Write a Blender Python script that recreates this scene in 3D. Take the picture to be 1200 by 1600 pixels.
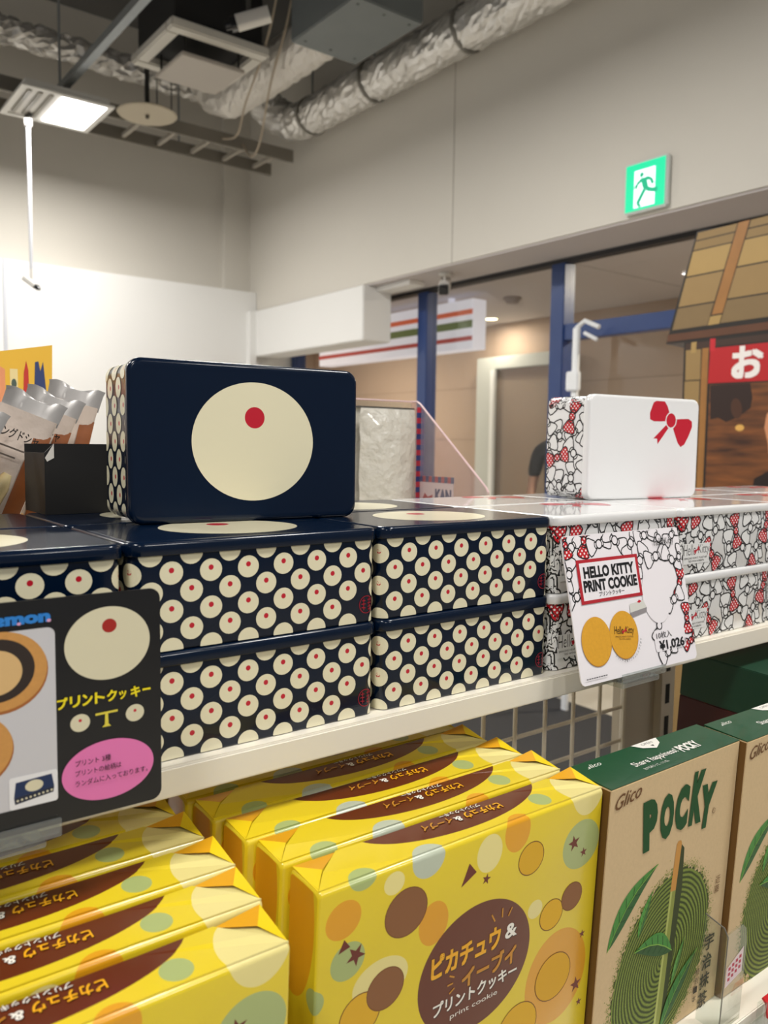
import bpy, bmesh, math, random
from mathutils import Vector, Matrix

for o in list(bpy.data.objects):
    bpy.data.objects.remove(o)
SC = bpy.context.scene
COL = SC.collection

# ------------------------------------------------------------------ camera, world, lights
F_PX, YAW, PITCH, ROLL = 1293.76, 0.6523, -0.0826, 0.0137
CAM = Vector((-0.3652, -0.4807, 0.2007))
_fw = Vector((math.sin(YAW) * math.cos(PITCH), math.cos(YAW) * math.cos(PITCH), math.sin(PITCH)))
_rt = Vector((math.cos(YAW), -math.sin(YAW), 0))
_up = _rt.cross(_fw)
_r = math.cos(ROLL) * _rt + math.sin(ROLL) * _up
_u = -math.sin(ROLL) * _rt + math.cos(ROLL) * _up
cam_d = bpy.data.cameras.new('camera')
cam_d.sensor_fit = 'HORIZONTAL'
cam_d.sensor_width = 36.0
cam_d.lens = F_PX / 1200.0 * 36.0
cam_d.clip_start = 0.02
cam_d.clip_end = 60
cam_d.dof.use_dof = True
cam_d.dof.focus_distance = 0.68
cam_d.dof.aperture_fstop = 14.0
cam = bpy.data.objects.new('camera', cam_d)
COL.objects.link(cam)
mw = Matrix.Identity(4)
for i in range(3):
    mw[i][0] = _r[i]; mw[i][1] = _u[i]; mw[i][2] = -_fw[i]; mw[i][3] = CAM[i]
cam.matrix_world = mw
SC.camera = cam

world = bpy.data.worlds.new('world')
SC.world = world
world.use_nodes = True
_bg = world.node_tree.nodes['Background']
_bg.inputs[0].default_value = (0.93, 0.95, 1.0, 1)
_bg.inputs[1].default_value = 0.16

SC.view_settings.view_transform = 'Standard'
SC.view_settings.look = 'None'
SC.view_settings.gamma = 1.0
SC.view_settings.use_curve_mapping = False
SC.view_settings.exposure = 0.36

LAMP_W = 27.0            # every square ceiling lamp of the shop
CORRIDOR_W = 30.0         # base watts of the corridor downlights, added ones included

def area_light(name, loc, size, watt, parent=None, col=(1, 0.97, 0.92), rot=(0, 0, 0)):
    d = bpy.data.lights.new(name, 'AREA')
    d.shape = 'SQUARE'; d.size = size; d.energy = watt; d.color = col
    o = bpy.data.objects.new(name, d)
    COL.objects.link(o)
    o.location = loc; o.rotation_euler = rot
    o.parent = parent
    return o

# ------------------------------------------------------------------ helpers
def lin(h):
    h = h.lstrip('#')
    out = []
    for i in (0, 2, 4):
        c = int(h[i:i + 2], 16) / 255.0
        out.append(c / 12.92 if c <= 0.04045 else ((c + 0.055) / 1.055) ** 2.4)
    return tuple(out) + (1.0,)

MATS = {}
def M(name, col='#808080', rough=0.5, metal=0.0, coat=0.0, bump=0.0, bscale=40.0, var=0.0, vscale=8.0, emit=0.0, spec=0.5, stretch=None, detail=4.0):
    if name in MATS:
        return MATS[name]
    m = bpy.data.materials.new(name); m.use_nodes = True
    nt = m.node_tree; b = nt.nodes['Principled BSDF']
    c = lin(col)
    b.inputs['Base Color'].default_value = c
    b.inputs['Roughness'].default_value = rough
    b.inputs['Metallic'].default_value = metal
    b.inputs['Coat Weight'].default_value = coat
    b.inputs['Coat Roughness'].default_value = 0.06
    b.inputs['Specular IOR Level'].default_value = spec
    if emit:
        b.inputs['Emission Color'].default_value = c
        b.inputs['Emission Strength'].default_value = emit
    if bump or var:
        tc = nt.nodes.new('ShaderNodeTexCoord')
        vec = tc.outputs['Object']
        if stretch:
            mp = nt.nodes.new('ShaderNodeMapping'); mp.inputs['Scale'].default_value = stretch
            nt.links.new(vec, mp.inputs[0]); vec = mp.outputs[0]
    if var:
        n = nt.nodes.new('ShaderNodeTexNoise'); n.inputs['Scale'].default_value = vscale; n.inputs['Detail'].default_value = detail
        nt.links.new(vec, n.inputs['Vector'])
        mx = nt.nodes.new('ShaderNodeMix'); mx.data_type = 'RGBA'
        mx.inputs[6].default_value = tuple(max(0, x * (1 - var)) for x in c[:3]) + (1,)
        mx.inputs[7].default_value = tuple(min(1, x * (1 + var)) for x in c[:3]) + (1,)
        nt.links.new(n.outputs[0], mx.inputs[0]); nt.links.new(mx.outputs[2], b.inputs['Base Color'])
    if bump:
        n2 = nt.nodes.new('ShaderNodeTexNoise'); n2.inputs['Scale'].default_value = bscale; n2.inputs['Detail'].default_value = detail
        nt.links.new(vec, n2.inputs['Vector'])
        bp = nt.nodes.new('ShaderNodeBump'); bp.inputs['Strength'].default_value = bump; bp.inputs['Distance'].default_value = 0.01
        nt.links.new(n2.outputs[0], bp.inputs['Height']); nt.links.new(bp.outputs[0], b.inputs['Normal'])
    MATS[name] = m
    return m

def glass_mat(name, tint='#ffffff', refl=0.06, rough=0.0, milk=0.0, milkcol='#ffffff'):
    if name in MATS:
        return MATS[name]
    m = bpy.data.materials.new(name); m.use_nodes = True
    nt = m.node_tree; nt.nodes.clear()
    out = nt.nodes.new('ShaderNodeOutputMaterial')
    tr = nt.nodes.new('ShaderNodeBsdfTransparent'); tr.inputs[0].default_value = lin(tint)
    gl = nt.nodes.new('ShaderNodeBsdfGlossy'); gl.inputs['Roughness'].default_value = rough
    lw = nt.nodes.new('ShaderNodeFresnel'); lw.inputs[0].default_value = 1.5
    ad = nt.nodes.new('ShaderNodeMath'); ad.operation = 'MULTIPLY'; ad.inputs[1].default_value = refl / 0.04
    ad.use_clamp = True
    mx = nt.nodes.new('ShaderNodeMixShader')
    ge = nt.nodes.new('ShaderNodeNewGeometry'); iv = nt.nodes.new('ShaderNodeMath'); iv.operation = 'SUBTRACT'; iv.inputs[0].default_value = 1.0
    mu = nt.nodes.new('ShaderNodeMath'); mu.operation = 'MULTIPLY'
    nt.links.new(ge.outputs['Backfacing'], iv.inputs[1]); nt.links.new(lw.outputs[0], ad.inputs[0])
    nt.links.new(ad.outputs[0], mu.inputs[0]); nt.links.new(iv.outputs[0], mu.inputs[1]); nt.links.new(mu.outputs[0], mx.inputs[0])
    nt.links.new(tr.outputs[0], mx.inputs[1]); nt.links.new(gl.outputs[0], mx.inputs[2])
    last = mx.outputs[0]
    if milk:
        df = nt.nodes.new('ShaderNodeBsdfDiffuse'); df.inputs[0].default_value = lin(milkcol)
        m2 = nt.nodes.new('ShaderNodeMixShader'); m2.inputs[0].default_value = milk
        nt.links.new(last, m2.inputs[1]); nt.links.new(df.outputs[0], m2.inputs[2]); last = m2.outputs[0]
    nt.links.new(last, out.inputs[0])
    MATS[name] = m
    return m

def flat(hexcol, rough=0.45, coat=0.0):
    return M('ink_%s_%d_%d' % (hexcol.lstrip('#'), int(rough * 100), int(coat * 100)), hexcol, rough, coat=coat)

class MB:
    def __init__(s):
        s.v = []; s.f = []; s.m = []; s.uv = []; s.mats = []
    def mi(s, mat):
        if mat not in s.mats:
            s.mats.append(mat)
        return s.mats.index(mat)
    def add(s, verts, faces, mat, uvs=None):
        b = len(s.v); k = s.mi(mat)
        s.v += [tuple(v) for v in verts]
        s.uv += list(uvs) if uvs else [(v[0], v[2] if len(v) > 2 else v[1]) for v in verts]
        for f in faces:
            s.f.append([b + i for i in f]); s.m.append(k)
        return s
    def box(s, x0, x1, y0, y1, z0, z1, mat):
        v = [(x0, y0, z0), (x1, y0, z0), (x1, y1, z0), (x0, y1, z0), (x0, y0, z1), (x1, y0, z1), (x1, y1, z1), (x0, y1, z1)]
        f = [(3, 2, 1, 0), (4, 5, 6, 7), (0, 1, 5, 4), (1, 2, 6, 5), (2, 3, 7, 6), (3, 0, 4, 7)]
        return s.add(v, f, mat)
    def loft(s, loops, mat, cap0=True, cap1=True):
        n = len(loops[0]); v = [p for l in loops for p in l]; f = []
        for a in range(len(loops) - 1):
            for i in range(n):
                j = (i + 1) % n
                f.append((a * n + i, a * n + j, (a + 1) * n + j, (a + 1) * n + i))
        if cap0: f.append(tuple(range(n - 1, -1, -1)))
        if cap1: f.append(tuple((len(loops) - 1) * n + i for i in range(n)))
        return s.add(v, f, mat)
    def prism(s, poly, vec, mat):
        vec = Vector(vec)
        a = [Vector(p) for p in poly]
        return s.loft([a, [p + vec for p in a]], mat)
    def tube(s, pts, r, mat, n=10, caps=True):
        pts = [Vector(p) for p in pts]; loops = []
        ref = Vector((0, 0, 1))
        if abs((pts[1] - pts[0]).normalized().dot(ref)) > .95: ref = Vector((1, 0, 0))
        for i, p in enumerate(pts):
            t = (pts[min(i + 1, len(pts) - 1)] - pts[max(i - 1, 0)]).normalized()
            a = t.cross(ref)
            if a.length < 1e-4: a = t.cross(Vector((0, 1, 0)))
            a.normalize(); b = t.cross(a).normalized(); ref = a.cross(t).normalized() if False else ref
            rr = r[i] if isinstance(r, (list, tuple)) else r
            loops.append([p + (a * math.cos(q) + b * math.sin(q)) * rr for q in [2 * math.pi * k / n for k in range(n)]])
        return s.loft([list(reversed(l)) for l in loops], mat, caps, caps)
    def lathe(s, prof, mat, n=32, c=(0, 0, 0)):
        loops = [[(c[0] + r * math.cos(2 * math.pi * k / n), c[1] + r * math.sin(2 * math.pi * k / n), c[2] + z) for k in range(n)] for r, z in prof]
        return s.loft(loops, mat)
    def mesh(s, name, smooth=False, bevel=0, fix=True):
        me = bpy.data.meshes.new(name)
        me.from_pydata(s.v, [], s.f)
        for m in s.mats: me.materials.append(m)
        me.polygons.foreach_set('material_index', s.m)
        ul = me.uv_layers.new(name='UVMap')
        for l in me.loops:
            ul.data[l.index].uv = s.uv[l.vertex_index]
        if fix or bevel:
            bm = bmesh.new(); bm.from_mesh(me)
            if bevel:
                bmesh.ops.bevel(bm, geom=bm.edges[:], offset=bevel, segments=2, affect='EDGES', clamp_overlap=True)
            if fix: bmesh.ops.recalc_face_normals(bm, faces=bm.faces[:])
            bm.to_mesh(me); bm.free()
        if smooth:
            me.polygons.foreach_set('use_smooth', [True] * len(me.polygons))
            me.set_sharp_from_angle(angle=math.radians(38))
        me.update()
        return me
    def build(s, name, parent=None, smooth=False, bevel=0, loc=None, rot=None, fix=True):
        return obj(name, s.mesh(name, smooth, bevel, fix), parent, loc, rot)

def obj(name, me, parent=None, loc=None, rot=None):
    o = bpy.data.objects.new(name, me)
    COL.objects.link(o)
    if loc: o.location = loc
    if rot: o.rotation_euler = rot
    o.parent = parent
    return o

def tag(o, label=None, cat=None, group=None, kind=None):
    if label: o['label'] = label
    if cat: o['category'] = cat
    if group: o['group'] = group
    if kind: o['kind'] = kind
    return o

def thing(name, label, cat, loc=(0, 0, 0), rot=(0, 0, 0), group=None):
    o = bpy.data.objects.new(name, None)
    o.empty_display_size = .02
    COL.objects.link(o)
    o.location = loc; o.rotation_euler = rot
    return tag(o, label, cat, group)

def struct(o):
    o['kind'] = 'structure'
    return o

def copy_tree(o, parent=None):
    c = o.copy(); COL.objects.link(c); c.parent = parent
    for ch in list(o.children):
        copy_tree(ch, c)
    return c

def rrect(w, d, r, n=6, cx=0, cy=0):
    out = []
    for (sx, sy, a0) in ((1, 1, 0), (-1, 1, 90), (-1, -1, 180), (1, -1, 270)):
        for k in range(n + 1):
            a = math.radians(a0 + 90 * k / n)
            out.append((cx + sx * (w / 2 - r) + r * math.cos(a), cy + sy * (d / 2 - r) + r * math.sin(a)))
    return out

# text -> 2-D triangles (cached), from the built-in typeface
_TX = {}
def glyphs(s, bold=0.0, shear=0.0, spacing=1.0):
    k = (s, bold, shear, spacing)
    if k in _TX: return _TX[k]
    c = bpy.data.curves.new('lettering_source', 'FONT')
    c.body = s; c.resolution_u = 3; c.fill_mode = 'FRONT'; c.offset = bold; c.shear = shear; c.space_character = spacing
    o = bpy.data.objects.new('lettering_source', c); COL.objects.link(o)
    dg = bpy.context.evaluated_depsgraph_get()
    ev = o.evaluated_get(dg); me = ev.to_mesh()
    vs = [(v.co.x, v.co.y) for v in me.vertices]; fs = [tuple(p.vertices) for p in me.polygons]
    ev.to_mesh_clear()
    bpy.data.objects.remove(o); bpy.data.curves.remove(c)
    x0 = min(v[0] for v in vs); x1 = max(v[0] for v in vs); y0 = min(v[1] for v in vs); y1 = max(v[1] for v in vs)
    vs = [((x - x0) / (x1 - x0), (y - y0) / (y1 - y0)) for x, y in vs]
    _TX[k] = (vs, fs)
    return _TX[k]

def ell(cx, cy, rx, ry, rot=0, n=40):
    c, s_ = math.cos(rot), math.sin(rot)
    return [(cx + rx * math.cos(a) * c - ry * math.sin(a) * s_, cy + rx * math.cos(a) * s_ + ry * math.sin(a) * c) for a in [2 * math.pi * k / n for k in range(n)]]

def star(cx, cy, r, rot=0):
    return [(cx + (r if k % 2 == 0 else r * .4) * math.sin(rot + k * math.pi / 5), cy + (r if k % 2 == 0 else r * .4) * math.cos(rot + k * math.pi / 5)) for k in range(10)]

class Print:
    """flat print: shapes in (u, v) metres, each later shape lies a hair above the one before"""
    STEP = 1.2e-5
    def __init__(s): s.items = []; s.n = 0
    def poly(s, pts, mat):
        s.n += 1
        s.items.append((list(pts), [tuple(range(len(pts)))], mat, s.n)); return s
    def tris(s, vs, fs, mat):
        s.n += 1
        s.items.append((vs, fs, mat, s.n)); return s
    def ell(s, cx, cy, rx, ry, mat, rot=0, n=40): return s.poly(ell(cx, cy, rx, ry, rot, n), mat)
    def rect(s, x0, x1, y0, y1, mat, r=0):
        if r: return s.poly(rrect(x1 - x0, y1 - y0, r, 5, (x0 + x1) / 2, (y0 + y1) / 2), mat)
        return s.poly([(x0, y0), (x1, y0), (x1, y1), (x0, y1)], mat)
    def line(s, pts, w, mat):
        for (a, b) in zip(pts[:-1], pts[1:]):
            d = Vector((b[0] - a[0], b[1] - a[1])); n_ = Vector((-d.y, d.x)).normalized() * (w / 2)
            s.poly([(a[0] - n_.x, a[1] - n_.y), (b[0] - n_.x, b[1] - n_.y), (b[0] + n_.x, b[1] + n_.y), (a[0] + n_.x, a[1] + n_.y)], mat)
        return s
    def text(s, t, x0, y0, w, h, mat, rot=0, bold=0.0, shear=0.0, spacing=1.0, slant=0.0):
        cjk = any(ord(ch_) > 0x2fff for ch_ in t)
        vs, fs = glyphs(t, 0.0 if cjk else bold, shear, spacing)
        c, sn = math.cos(rot), math.sin(rot)
        b_ = bold * h * 1.3 if cjk and bold > 0 else 0
        for ox, oy in (((-b_, -b_), (b_, -b_), (-b_, b_), (b_, b_)) if b_ else ((0, 0),)):
            out = [(ox + x0 + x * w * c - (y * h + x * slant) * sn, oy + y0 + x * w * sn + (y * h + x * slant) * c) for x, y in vs]
            s.tris(out, fs, mat)
        return s
    def column(s, t, x, y, size, step, mat, bold=0.0, slant=0.0):
        for i, ch in enumerate(t):
            s.text(ch, x - size / 2 + i * slant, y - i * step - size, size, size, mat, bold=bold)
        return s
    def build(s, name, parent, o=(0, 0, 0), U=(1, 0, 0), V=(0, 0, 1), N=(0, -1, 0), off=1.2e-4, wrap=None):
        mb = MB(); o = Vector(o); U = Vector(U); V = Vector(V); N = Vector(N)
        for vs, fs, mat, lv in s.items:
            d = off + lv * s.STEP
            if wrap: p = [wrap(u, v, d) for u, v in vs]
            else: p = [o + U * u + V * v + N * d for u, v in vs]
            mb.add(p, fs, mat, [(u, v) for u, v in vs])
        ob = mb.build(name, parent, fix=False)
        return ob

def fan(cx, cy, pts, rings=3):
    """a filled star-shaped outline with inner rings so it can bend round a corner"""
    n = len(pts); vs = [(cx, cy)]; fs = []
    for k in range(1, rings + 1):
        vs += [(cx + (x - cx) * k / rings, cy + (y - cy) * k / rings) for x, y in pts]
    for i in range(n):
        j = (i + 1) % n
        fs.append((0, 1 + i, 1 + j))
        for k in range(rings - 1):
            a = 1 + k * n; b = a + n
            fs.append((a + i, b + i, b + j, a + j))
    return vs, fs

R = math.radians
rnd = random.Random(7)

# ------------------------------------------------------------------ setting
FLOOR_Z, CEIL_Z = -1.2, 3.1
XW, YW = 2.786, 5.47              # face of the beam on the right, back wall
wall_m = M('wall_paint', '#dad5cb', .85, bump=.03, bscale=120, var=.03, vscale=2)
white_m = M('white_panel', '#eeedea', .7, var=.02, vscale=2)
floor_m = M('floor_vinyl', '#bdb8ae', .45, var=.06, vscale=3)
dark_m = M('ceiling_slab', '#5e5d5b', .9, var=.2, vscale=1.5, bump=.1, bscale=8)
soff_m = M('soffit_paint', '#c9c2c0', .75, var=.02)

struct(MB().box(-5, 9, -6, 9, FLOOR_Z - .1, FLOOR_Z, floor_m).build('floor'))
struct(MB().box(-5, 2.9, -6, 5.6, CEIL_Z, CEIL_Z + .1, dark_m).build('ceiling'))
wb = struct(MB().box(-5, 2.95, YW, YW + .12, FLOOR_Z, CEIL_Z, wall_m).build('wall_back'))
MB().box(2.57, XW, YW - .06, YW, FLOOR_Z, CEIL_Z, wall_m).build('pilaster', wb)
MB().box(-5, XW - .001, 5.30, YW, FLOOR_Z, 1.345, white_m).build('lower_partition', wb, bevel=.004)
MB().box(.955, .975, 5.285, 5.30, FLOOR_Z, 1.345, M('seam', '#c9cbd2', .7)).build('joint_strip', wb)
wr = struct(MB().box(XW, 3.24, -6, YW, 1.21, CEIL_Z, wall_m).build('wall_right'))
MB().box(XW - .0015, XW, 3.05, 3.056, 1.21, CEIL_Z, M('seam2', '#b5afa5', .8)).build('panel_joint', wr)
MB().box(XW + .01, 3.23, -6, YW, 1.2, 1.2099, soff_m).build('soffit_panel', wr)
MB().box(3.13, 3.19, -6, 5.3, 1.175, 1.2, M('track_black', '#2b2b2e', .5)).build('window_track', wr)
# white shutter casing under the beam
bk = struct(MB().box(2.755, 2.98, 3.85, 5.3, .855, 1.2, white_m).build('trim_1', bevel=.006))
MB().box(2.70, 2.755, 5.25, 5.3, .3, 1.19, white_m).build('casing_end', bk)
MB().box(2.86, 2.98, 3.52, 3.85, 1.17, 1.198, white_m).build('casing_rail', bk)

blue_m = M('blue_frame', '#1a3a74', .35, coat=.3)
pane_m = glass_mat('window_glass', '#f4f6f6', .05)
GX = 3.16
spans = [(5.25, 3.75), (3.64, 2.62), (2.53, .9), (.8, -1.2)]
for i, (ya, yb) in enumerate(spans):
    w = struct(MB().box(GX - .004, GX + .004, yb, ya, FLOOR_Z, 1.175, pane_m).build('window_%d' % (i + 1)))
    MB().box(GX - .045, GX + .045, yb - .1, yb - .005, FLOOR_Z, 1.175, blue_m).build('window_frame', w, bevel=.004)
    if i == 0:
        MB().box(GX - .045, GX + .045, ya + .001, ya + .085, FLOOR_Z, 1.175, blue_m).build('window_frame', w, bevel=.004)
    if i >= 2:
        MB().box(GX - .035, GX + .035, yb, ya, .765, .85, blue_m).build('transom', w, bevel=.004)
struct(MB().box(2.8, 3.24, 5.34, YW, FLOOR_Z, 1.2, white_m).build('wall_corner'))

# corridor outside the glass
cor_c = M('corridor_ceiling', '#c6c0c1', .8, var=.02)
cor_w = M('corridor_wall', '#b09a88', .75, var=.05, vscale=1.2)
oc = struct(MB().box(3.24, 5.8, -2, 9, 1.4, 1.5, cor_c).build('ceiling_corridor'))
for y in (1.6, 3.2, 6.4):
    MB().box(3.3, 5.6, y, y + .006, 1.3985, 1.4, M('seam3', '#a19a9a', .8)).build('ceiling_joint', oc)
ow = struct(MB().box(5.6, 5.8, -2, 9, FLOOR_Z, 1.4, cor_w).build('wall_corridor'))
for z in (.25, .78):
    MB().box(5.597, 5.6, -2, 9, z, z + .006, M('seam4', '#8f7c6d', .8)).build('wall_joint', ow)
struct(MB().box(3.24, 5.8, 8.9, 9.0, FLOOR_Z, 1.4, cor_w).build('wall_corridor_end'))
struct(MB().box(3.0, 3.4, 5.6, 9, FLOOR_Z, 1.4, white_m).build('wall_shop_outside'))

# glazed door in the corridor
dm = M('door_white', '#c9cfcb', .5)
dr = struct(MB().box(5.46, 5.56, 5.40, 5.65, -1.2, 1.06, dm).build('door_1', bevel=.01))
MB().box(5.46, 5.56, 4.62, 5.40, .94, 1.06, dm).build('door_head', dr, bevel=.006)
MB().box(5.46, 5.56, 4.50, 4.62, -1.2, 1.06, dm).build('door_jamb', dr, bevel=.006)
MB().box(5.50, 5.51, 4.62, 5.40, -1.2, .94, glass_mat('door_glass', '#e6dccf', .08, milk=.25, milkcol='#c9b39c')).build('pane', dr)
MB().box(5.44, 5.47, 5.38, 5.43, -1.1, .93, M('door_edge', '#f2f6f6', .4)).build('door_edge', dr)

# ------------------------------------------------------------------ shelves
shelf_m = M('shelf_enamel', '#ece6d8', .42, coat=.15, var=.02, vscale=6)
us = thing('display_shelf', 'cream white steel shelf carrying the navy and white cookie tins', 'shelf', (0, 0, 0))
MB().box(-1.0, 1.35, -.006, .25, -.012, 0, shelf_m).build('shelf_board', us)
MB().box(-1.0, 1.35, -.009, -.006, -.0195, -.0003, shelf_m).build('front_lip', us, bevel=.0012)
rs = thing('display_shelf', 'cream steel shelf behind the tins carrying snack bags and acrylic bin', 'shelf', (0, 0, 0))
MB().box(-1.0, 1.35, .262, .75, -.012, 0, shelf_m).build('shelf_board', rs)
MB().box(-1.0, 1.35, .75, .753, -.02, 0, shelf_m).build('front_lip', rs)

TAU = .05
DN = Vector((0, math.sin(TAU), -math.cos(TAU))); BK = Vector((0, math.cos(TAU), math.sin(TAU)))
HP = .249
S0 = Vector((0, -.0987, -.0573)) + DN * HP            # a point on the lower shelf surface
ls = thing('display_shelf', 'tilted lower shelf carrying yellow parcels and beige cartons', 'shelf', S0, (TAU, 0, 0))
MB().box(-1.0, 1.35, -.034, .30, -.014, -.0006, shelf_m).build('shelf_board', ls)
MB().box(-1.0, 1.35, -.0375, -.034, -.045, .002, shelf_m).build('front_lip', ls, bevel=.001)
MB().box(.2, 1.35, -.0445, -.043, -.043, .0, glass_mat('clear_rail', '#f2f4f2', .12, milk=.08)).build('price_channel', ls)

post_m = M('post_enamel', '#d8d0c1', .5, var=.03)
slot_m = M('slot_dark', '#191817', .8)
for k, xp in enumerate((.70, -.62)):
    up = thing('shelf_upright', ('cream slotted upright beside the wire mesh behind the green-topped cartons', 'cream slotted upright at the far left of the shelves')[k], 'shelf upright', (xp, .26, FLOOR_Z), group=None)
    MB().box(-.055, .02, -.008, .012, 0, 1.188, post_m).build('panel', up)
    MB().box(.02, .055, -.02, .012, 0, 1.188, post_m).build('post', up, bevel=.001)
    for i in range(9):
        MB().box(.031, .041, -.0206, -.0199, .76 + i * .05, .79 + i * .05, slot_m).build('slot', up)

wm = thing('wire_mesh_panel', 'cream wire mesh grid panel behind the yellow parcels', 'mesh panel', (0, .25, 0))
wire_m = M('wire_enamel', '#efe9dc', .4)
vx = MB().tube([(0, 0, -1.1), (0, 0, -.02)], .0028, wire_m, 8).mesh('wire', True)
hx = MB().tube([(-.55, 0, 0), (.64, 0, 0)], .0028, wire_m, 8).mesh('wire', True)
for i in range(21): obj('wire', vx, wm, (.6353 - i * .0572, -.0057, 0))
for i in range(12): obj('wire', hx, wm, (0, 0, -.079 - i * .0505))
wf = MB().tube([(.64, 0, -1.1), (.64, 0, -.02)], .004, wire_m, 8).build('frame_wire', wm, True)

# things glimpsed through the mesh
fm = thing('floor_mat', 'dark grey rubber mat on the floor seen through the wire mesh', 'mat', (2.38, 2.2, FLOOR_Z))
MB().box(-.95, .75, -.8, .9, .0005, .012, M('rubber_dark', '#2a2b2e', .7, bump=.1, bscale=60)).build('mat_sheet', fm, bevel=.004)
bx = thing('storage_crate', 'pale plastic crate on the floor seen through the wire mesh', 'crate', (1.05, 1.0, FLOOR_Z))
pale = M('crate_plastic', '#b9b2a5', .5)
MB().box(-.35, .35, -.25, .25, 0, .06, pale).build('base', bx, bevel=.005)
for a in ((-.35, -.33, -.25, .25), (.33, .35, -.25, .25)): MB().box(*a, .06, .42, pale).build('side_panel', bx, bevel=.003)
for a in ((-.33, .33, -.25, -.23), (-.33, .33, .23, .25)): MB().box(*a, .06, .42, pale).build('end_panel', bx, bevel=.003)

# ------------------------------------------------------------------ cookie tins
TW, TD, TH = .1885, .1205, .0697
BW, BD, LIDZ = .1845, .1165, .0607
RB = .009
navy = M('navy_tin', '#03142a', .22, coat=.3, spec=.2)
white_t = M('white_tin', '#e9e9e9', .25, coat=.9)
cream_i = M('cream_ink', '#e6dfc0', .3, coat=.4)
red_i = M('red_ink', '#c0152c', .3, coat=.4)
black_i = M('black_ink', '#0c0b0d', .35, coat=.4)
white_i = M('white_ink', '#e9e9e8', .3, coat=.4)
_WF = BW - 2 * RB; _WS = BD - 2 * RB; _QA = RB * math.pi / 2
PERIM = 2 * _WF + 2 * _WS + 4 * _QA
def tin_wrap(u, v, d):
    """u runs round the tin wall from the front left corner's flat start, v is the height"""
    u = u % PERIM; v = max(.0006, min(v, .0650))
    segs = (('f', _WF), ('c', _QA), ('r', _WS), ('c', _QA), ('b', _WF), ('c', _QA), ('l', _WS), ('c', _QA))
    x, y, a = -_WF / 2, -BD / 2, 0.0
    dirx, diry = 1.0, 0.0
    for kind, L in segs:
        if u <= L or kind == 'end':
            if kind != 'c':
                px, py = x + dirx * u, y + diry * u
                nx, ny = diry, -dirx
            else:
                t = u / RB
                nx0, ny0 = diry, -dirx
                ccx, ccy = x - nx0 * RB, y - ny0 * RB
                nx = nx0 * math.cos(t) - ny0 * math.sin(t); ny = nx0 * math.sin(t) + ny0 * math.cos(t)
                px, py = ccx + nx * RB, ccy + ny * RB
            return Vector((px + nx * d, py + ny * d, v))
        u -= L
        if kind != 'c': x, y = x + dirx * L, y + diry * L
        else:
            nx0, ny0 = diry, -dirx
            ccx, ccy = x - nx0 * RB, y - ny0 * RB
            dirx, diry = -diry, dirx
            nx, ny = diry, -dirx
            x, y = ccx + nx * RB, ccy + ny * RB
    return Vector((x, y, v))

def tin_body(mat):
    L = lambda w, d, r, z: [(x, y, z) for x, y in rrect(w, d, r, 8)]
    mb = MB()
    mb.loft([L(BW - .003, BD - .003, RB - .001, 0), L(BW - .0008, BD - .0008, RB, .0006), L(BW, BD, RB, .0016), L(BW, BD, RB, LIDZ + .003)], mat)
    return mb.mesh('tin_body', True)
def tin_lid(mat):
    L = lambda i, z: [(x, y, z) for x, y in rrect(TW - 2 * i, TD - 2 * i, RB + .0015 - i * .8, 8)]
    mb = MB()
    mb.loft([L(.0013, LIDZ), L(.0003, LIDZ + .0001), L(0, LIDZ + .0006), L(0, TH - .0030), L(.0003, TH - .0018), L(.0011, TH - .0007), L(.0022, TH - .0002), L(.0034, TH), L(.006, TH - .0002), L(.009, TH - .0002)], mat)
    return mb.mesh('tin_lid', True)

# navy: cream spots with a red centre in a staggered lattice, a red seal at the lower right
def navy_wall_print():
    p = Print(); P_ = .0271; n = 0
    off = (TW - _WF) / 2
    k0 = -int(.03 / P_)
    cols = int(round(PERIM / P_)); P2 = PERIM / cols
    for row in range(6):
        v = .0013 + row * .0120
        for k in range(cols):
            u = .0143 + (P2 / 2 if row % 2 == 0 else 0) + k * P2 - off
            if row == 1 and k == 6: continue
            vs, fs = fan(u, v, ell(u, v, .0077, .0073, 0, 22), 3); p.tris(vs, fs, cream_i)
            if .008 < v:
                vs, fs = fan(u, v + .0016, ell(u, v + .0016, .0018, .0018, 0, 10), 1); p.tris(vs, fs, red_i)
    p.STEP = 4e-7
    u, v = .1776 - off, .0135
    seal = flat('#9a1526', .35)
    nn = 28
    for (ro, ri) in ((.0066, .0060),):
        vs = ell(u, v, ro, ro, 0, nn) + ell(u, v, ri, ri, 0, nn)
        p.tris(vs, [(i, (i + 1) % nn, nn + (i + 1) % nn, nn + i) for i in range(nn)], seal)
    r2 = random.Random(3)
    for (a, b) in (((-.004, .003), (-.001, .003)), ((-.0025, .0045), (-.0025, -.004)), ((-.0045, .0005), (-.0008, .0005)), ((-.0045, -.002), (-.0008, -.0025)),
                   ((.0008, .0035), (.0042, .0035)), ((.0025, .005), (.0025, -.0045)), ((.0008, .001), (.0046, .001)), ((.001, -.0015), (.0044, -.001)), ((.0012, -.0035), (.004, -.0035))):
        p.line([(u + a[0], v + a[1]), (u + b[0], v + b[1])], .0007, seal)
    return p

def mk_navy(name, label, group):
    t = thing(name, label, 'tin', group=group)
    bod_ = obj('tin_body', tin_body(navy), t)
    lid_ = obj('tin_lid', tin_lid(navy), t)
    navy_wall_print().build('printed_spots', bod_, wrap=tin_wrap, off=1.4e-4)
    q = Print()
    q.ell(.0027, .001, .0504, .0455, cream_i, n=72)
    q.ell(.0027, .0195, .0082, .0082, red_i, n=36)
    q.build('lid_print', lid_, (0, 0, TH - .0002), (1, 0, 0), (0, 1, 0), (0, 0, 1), off=1e-4)
    return t

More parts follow.
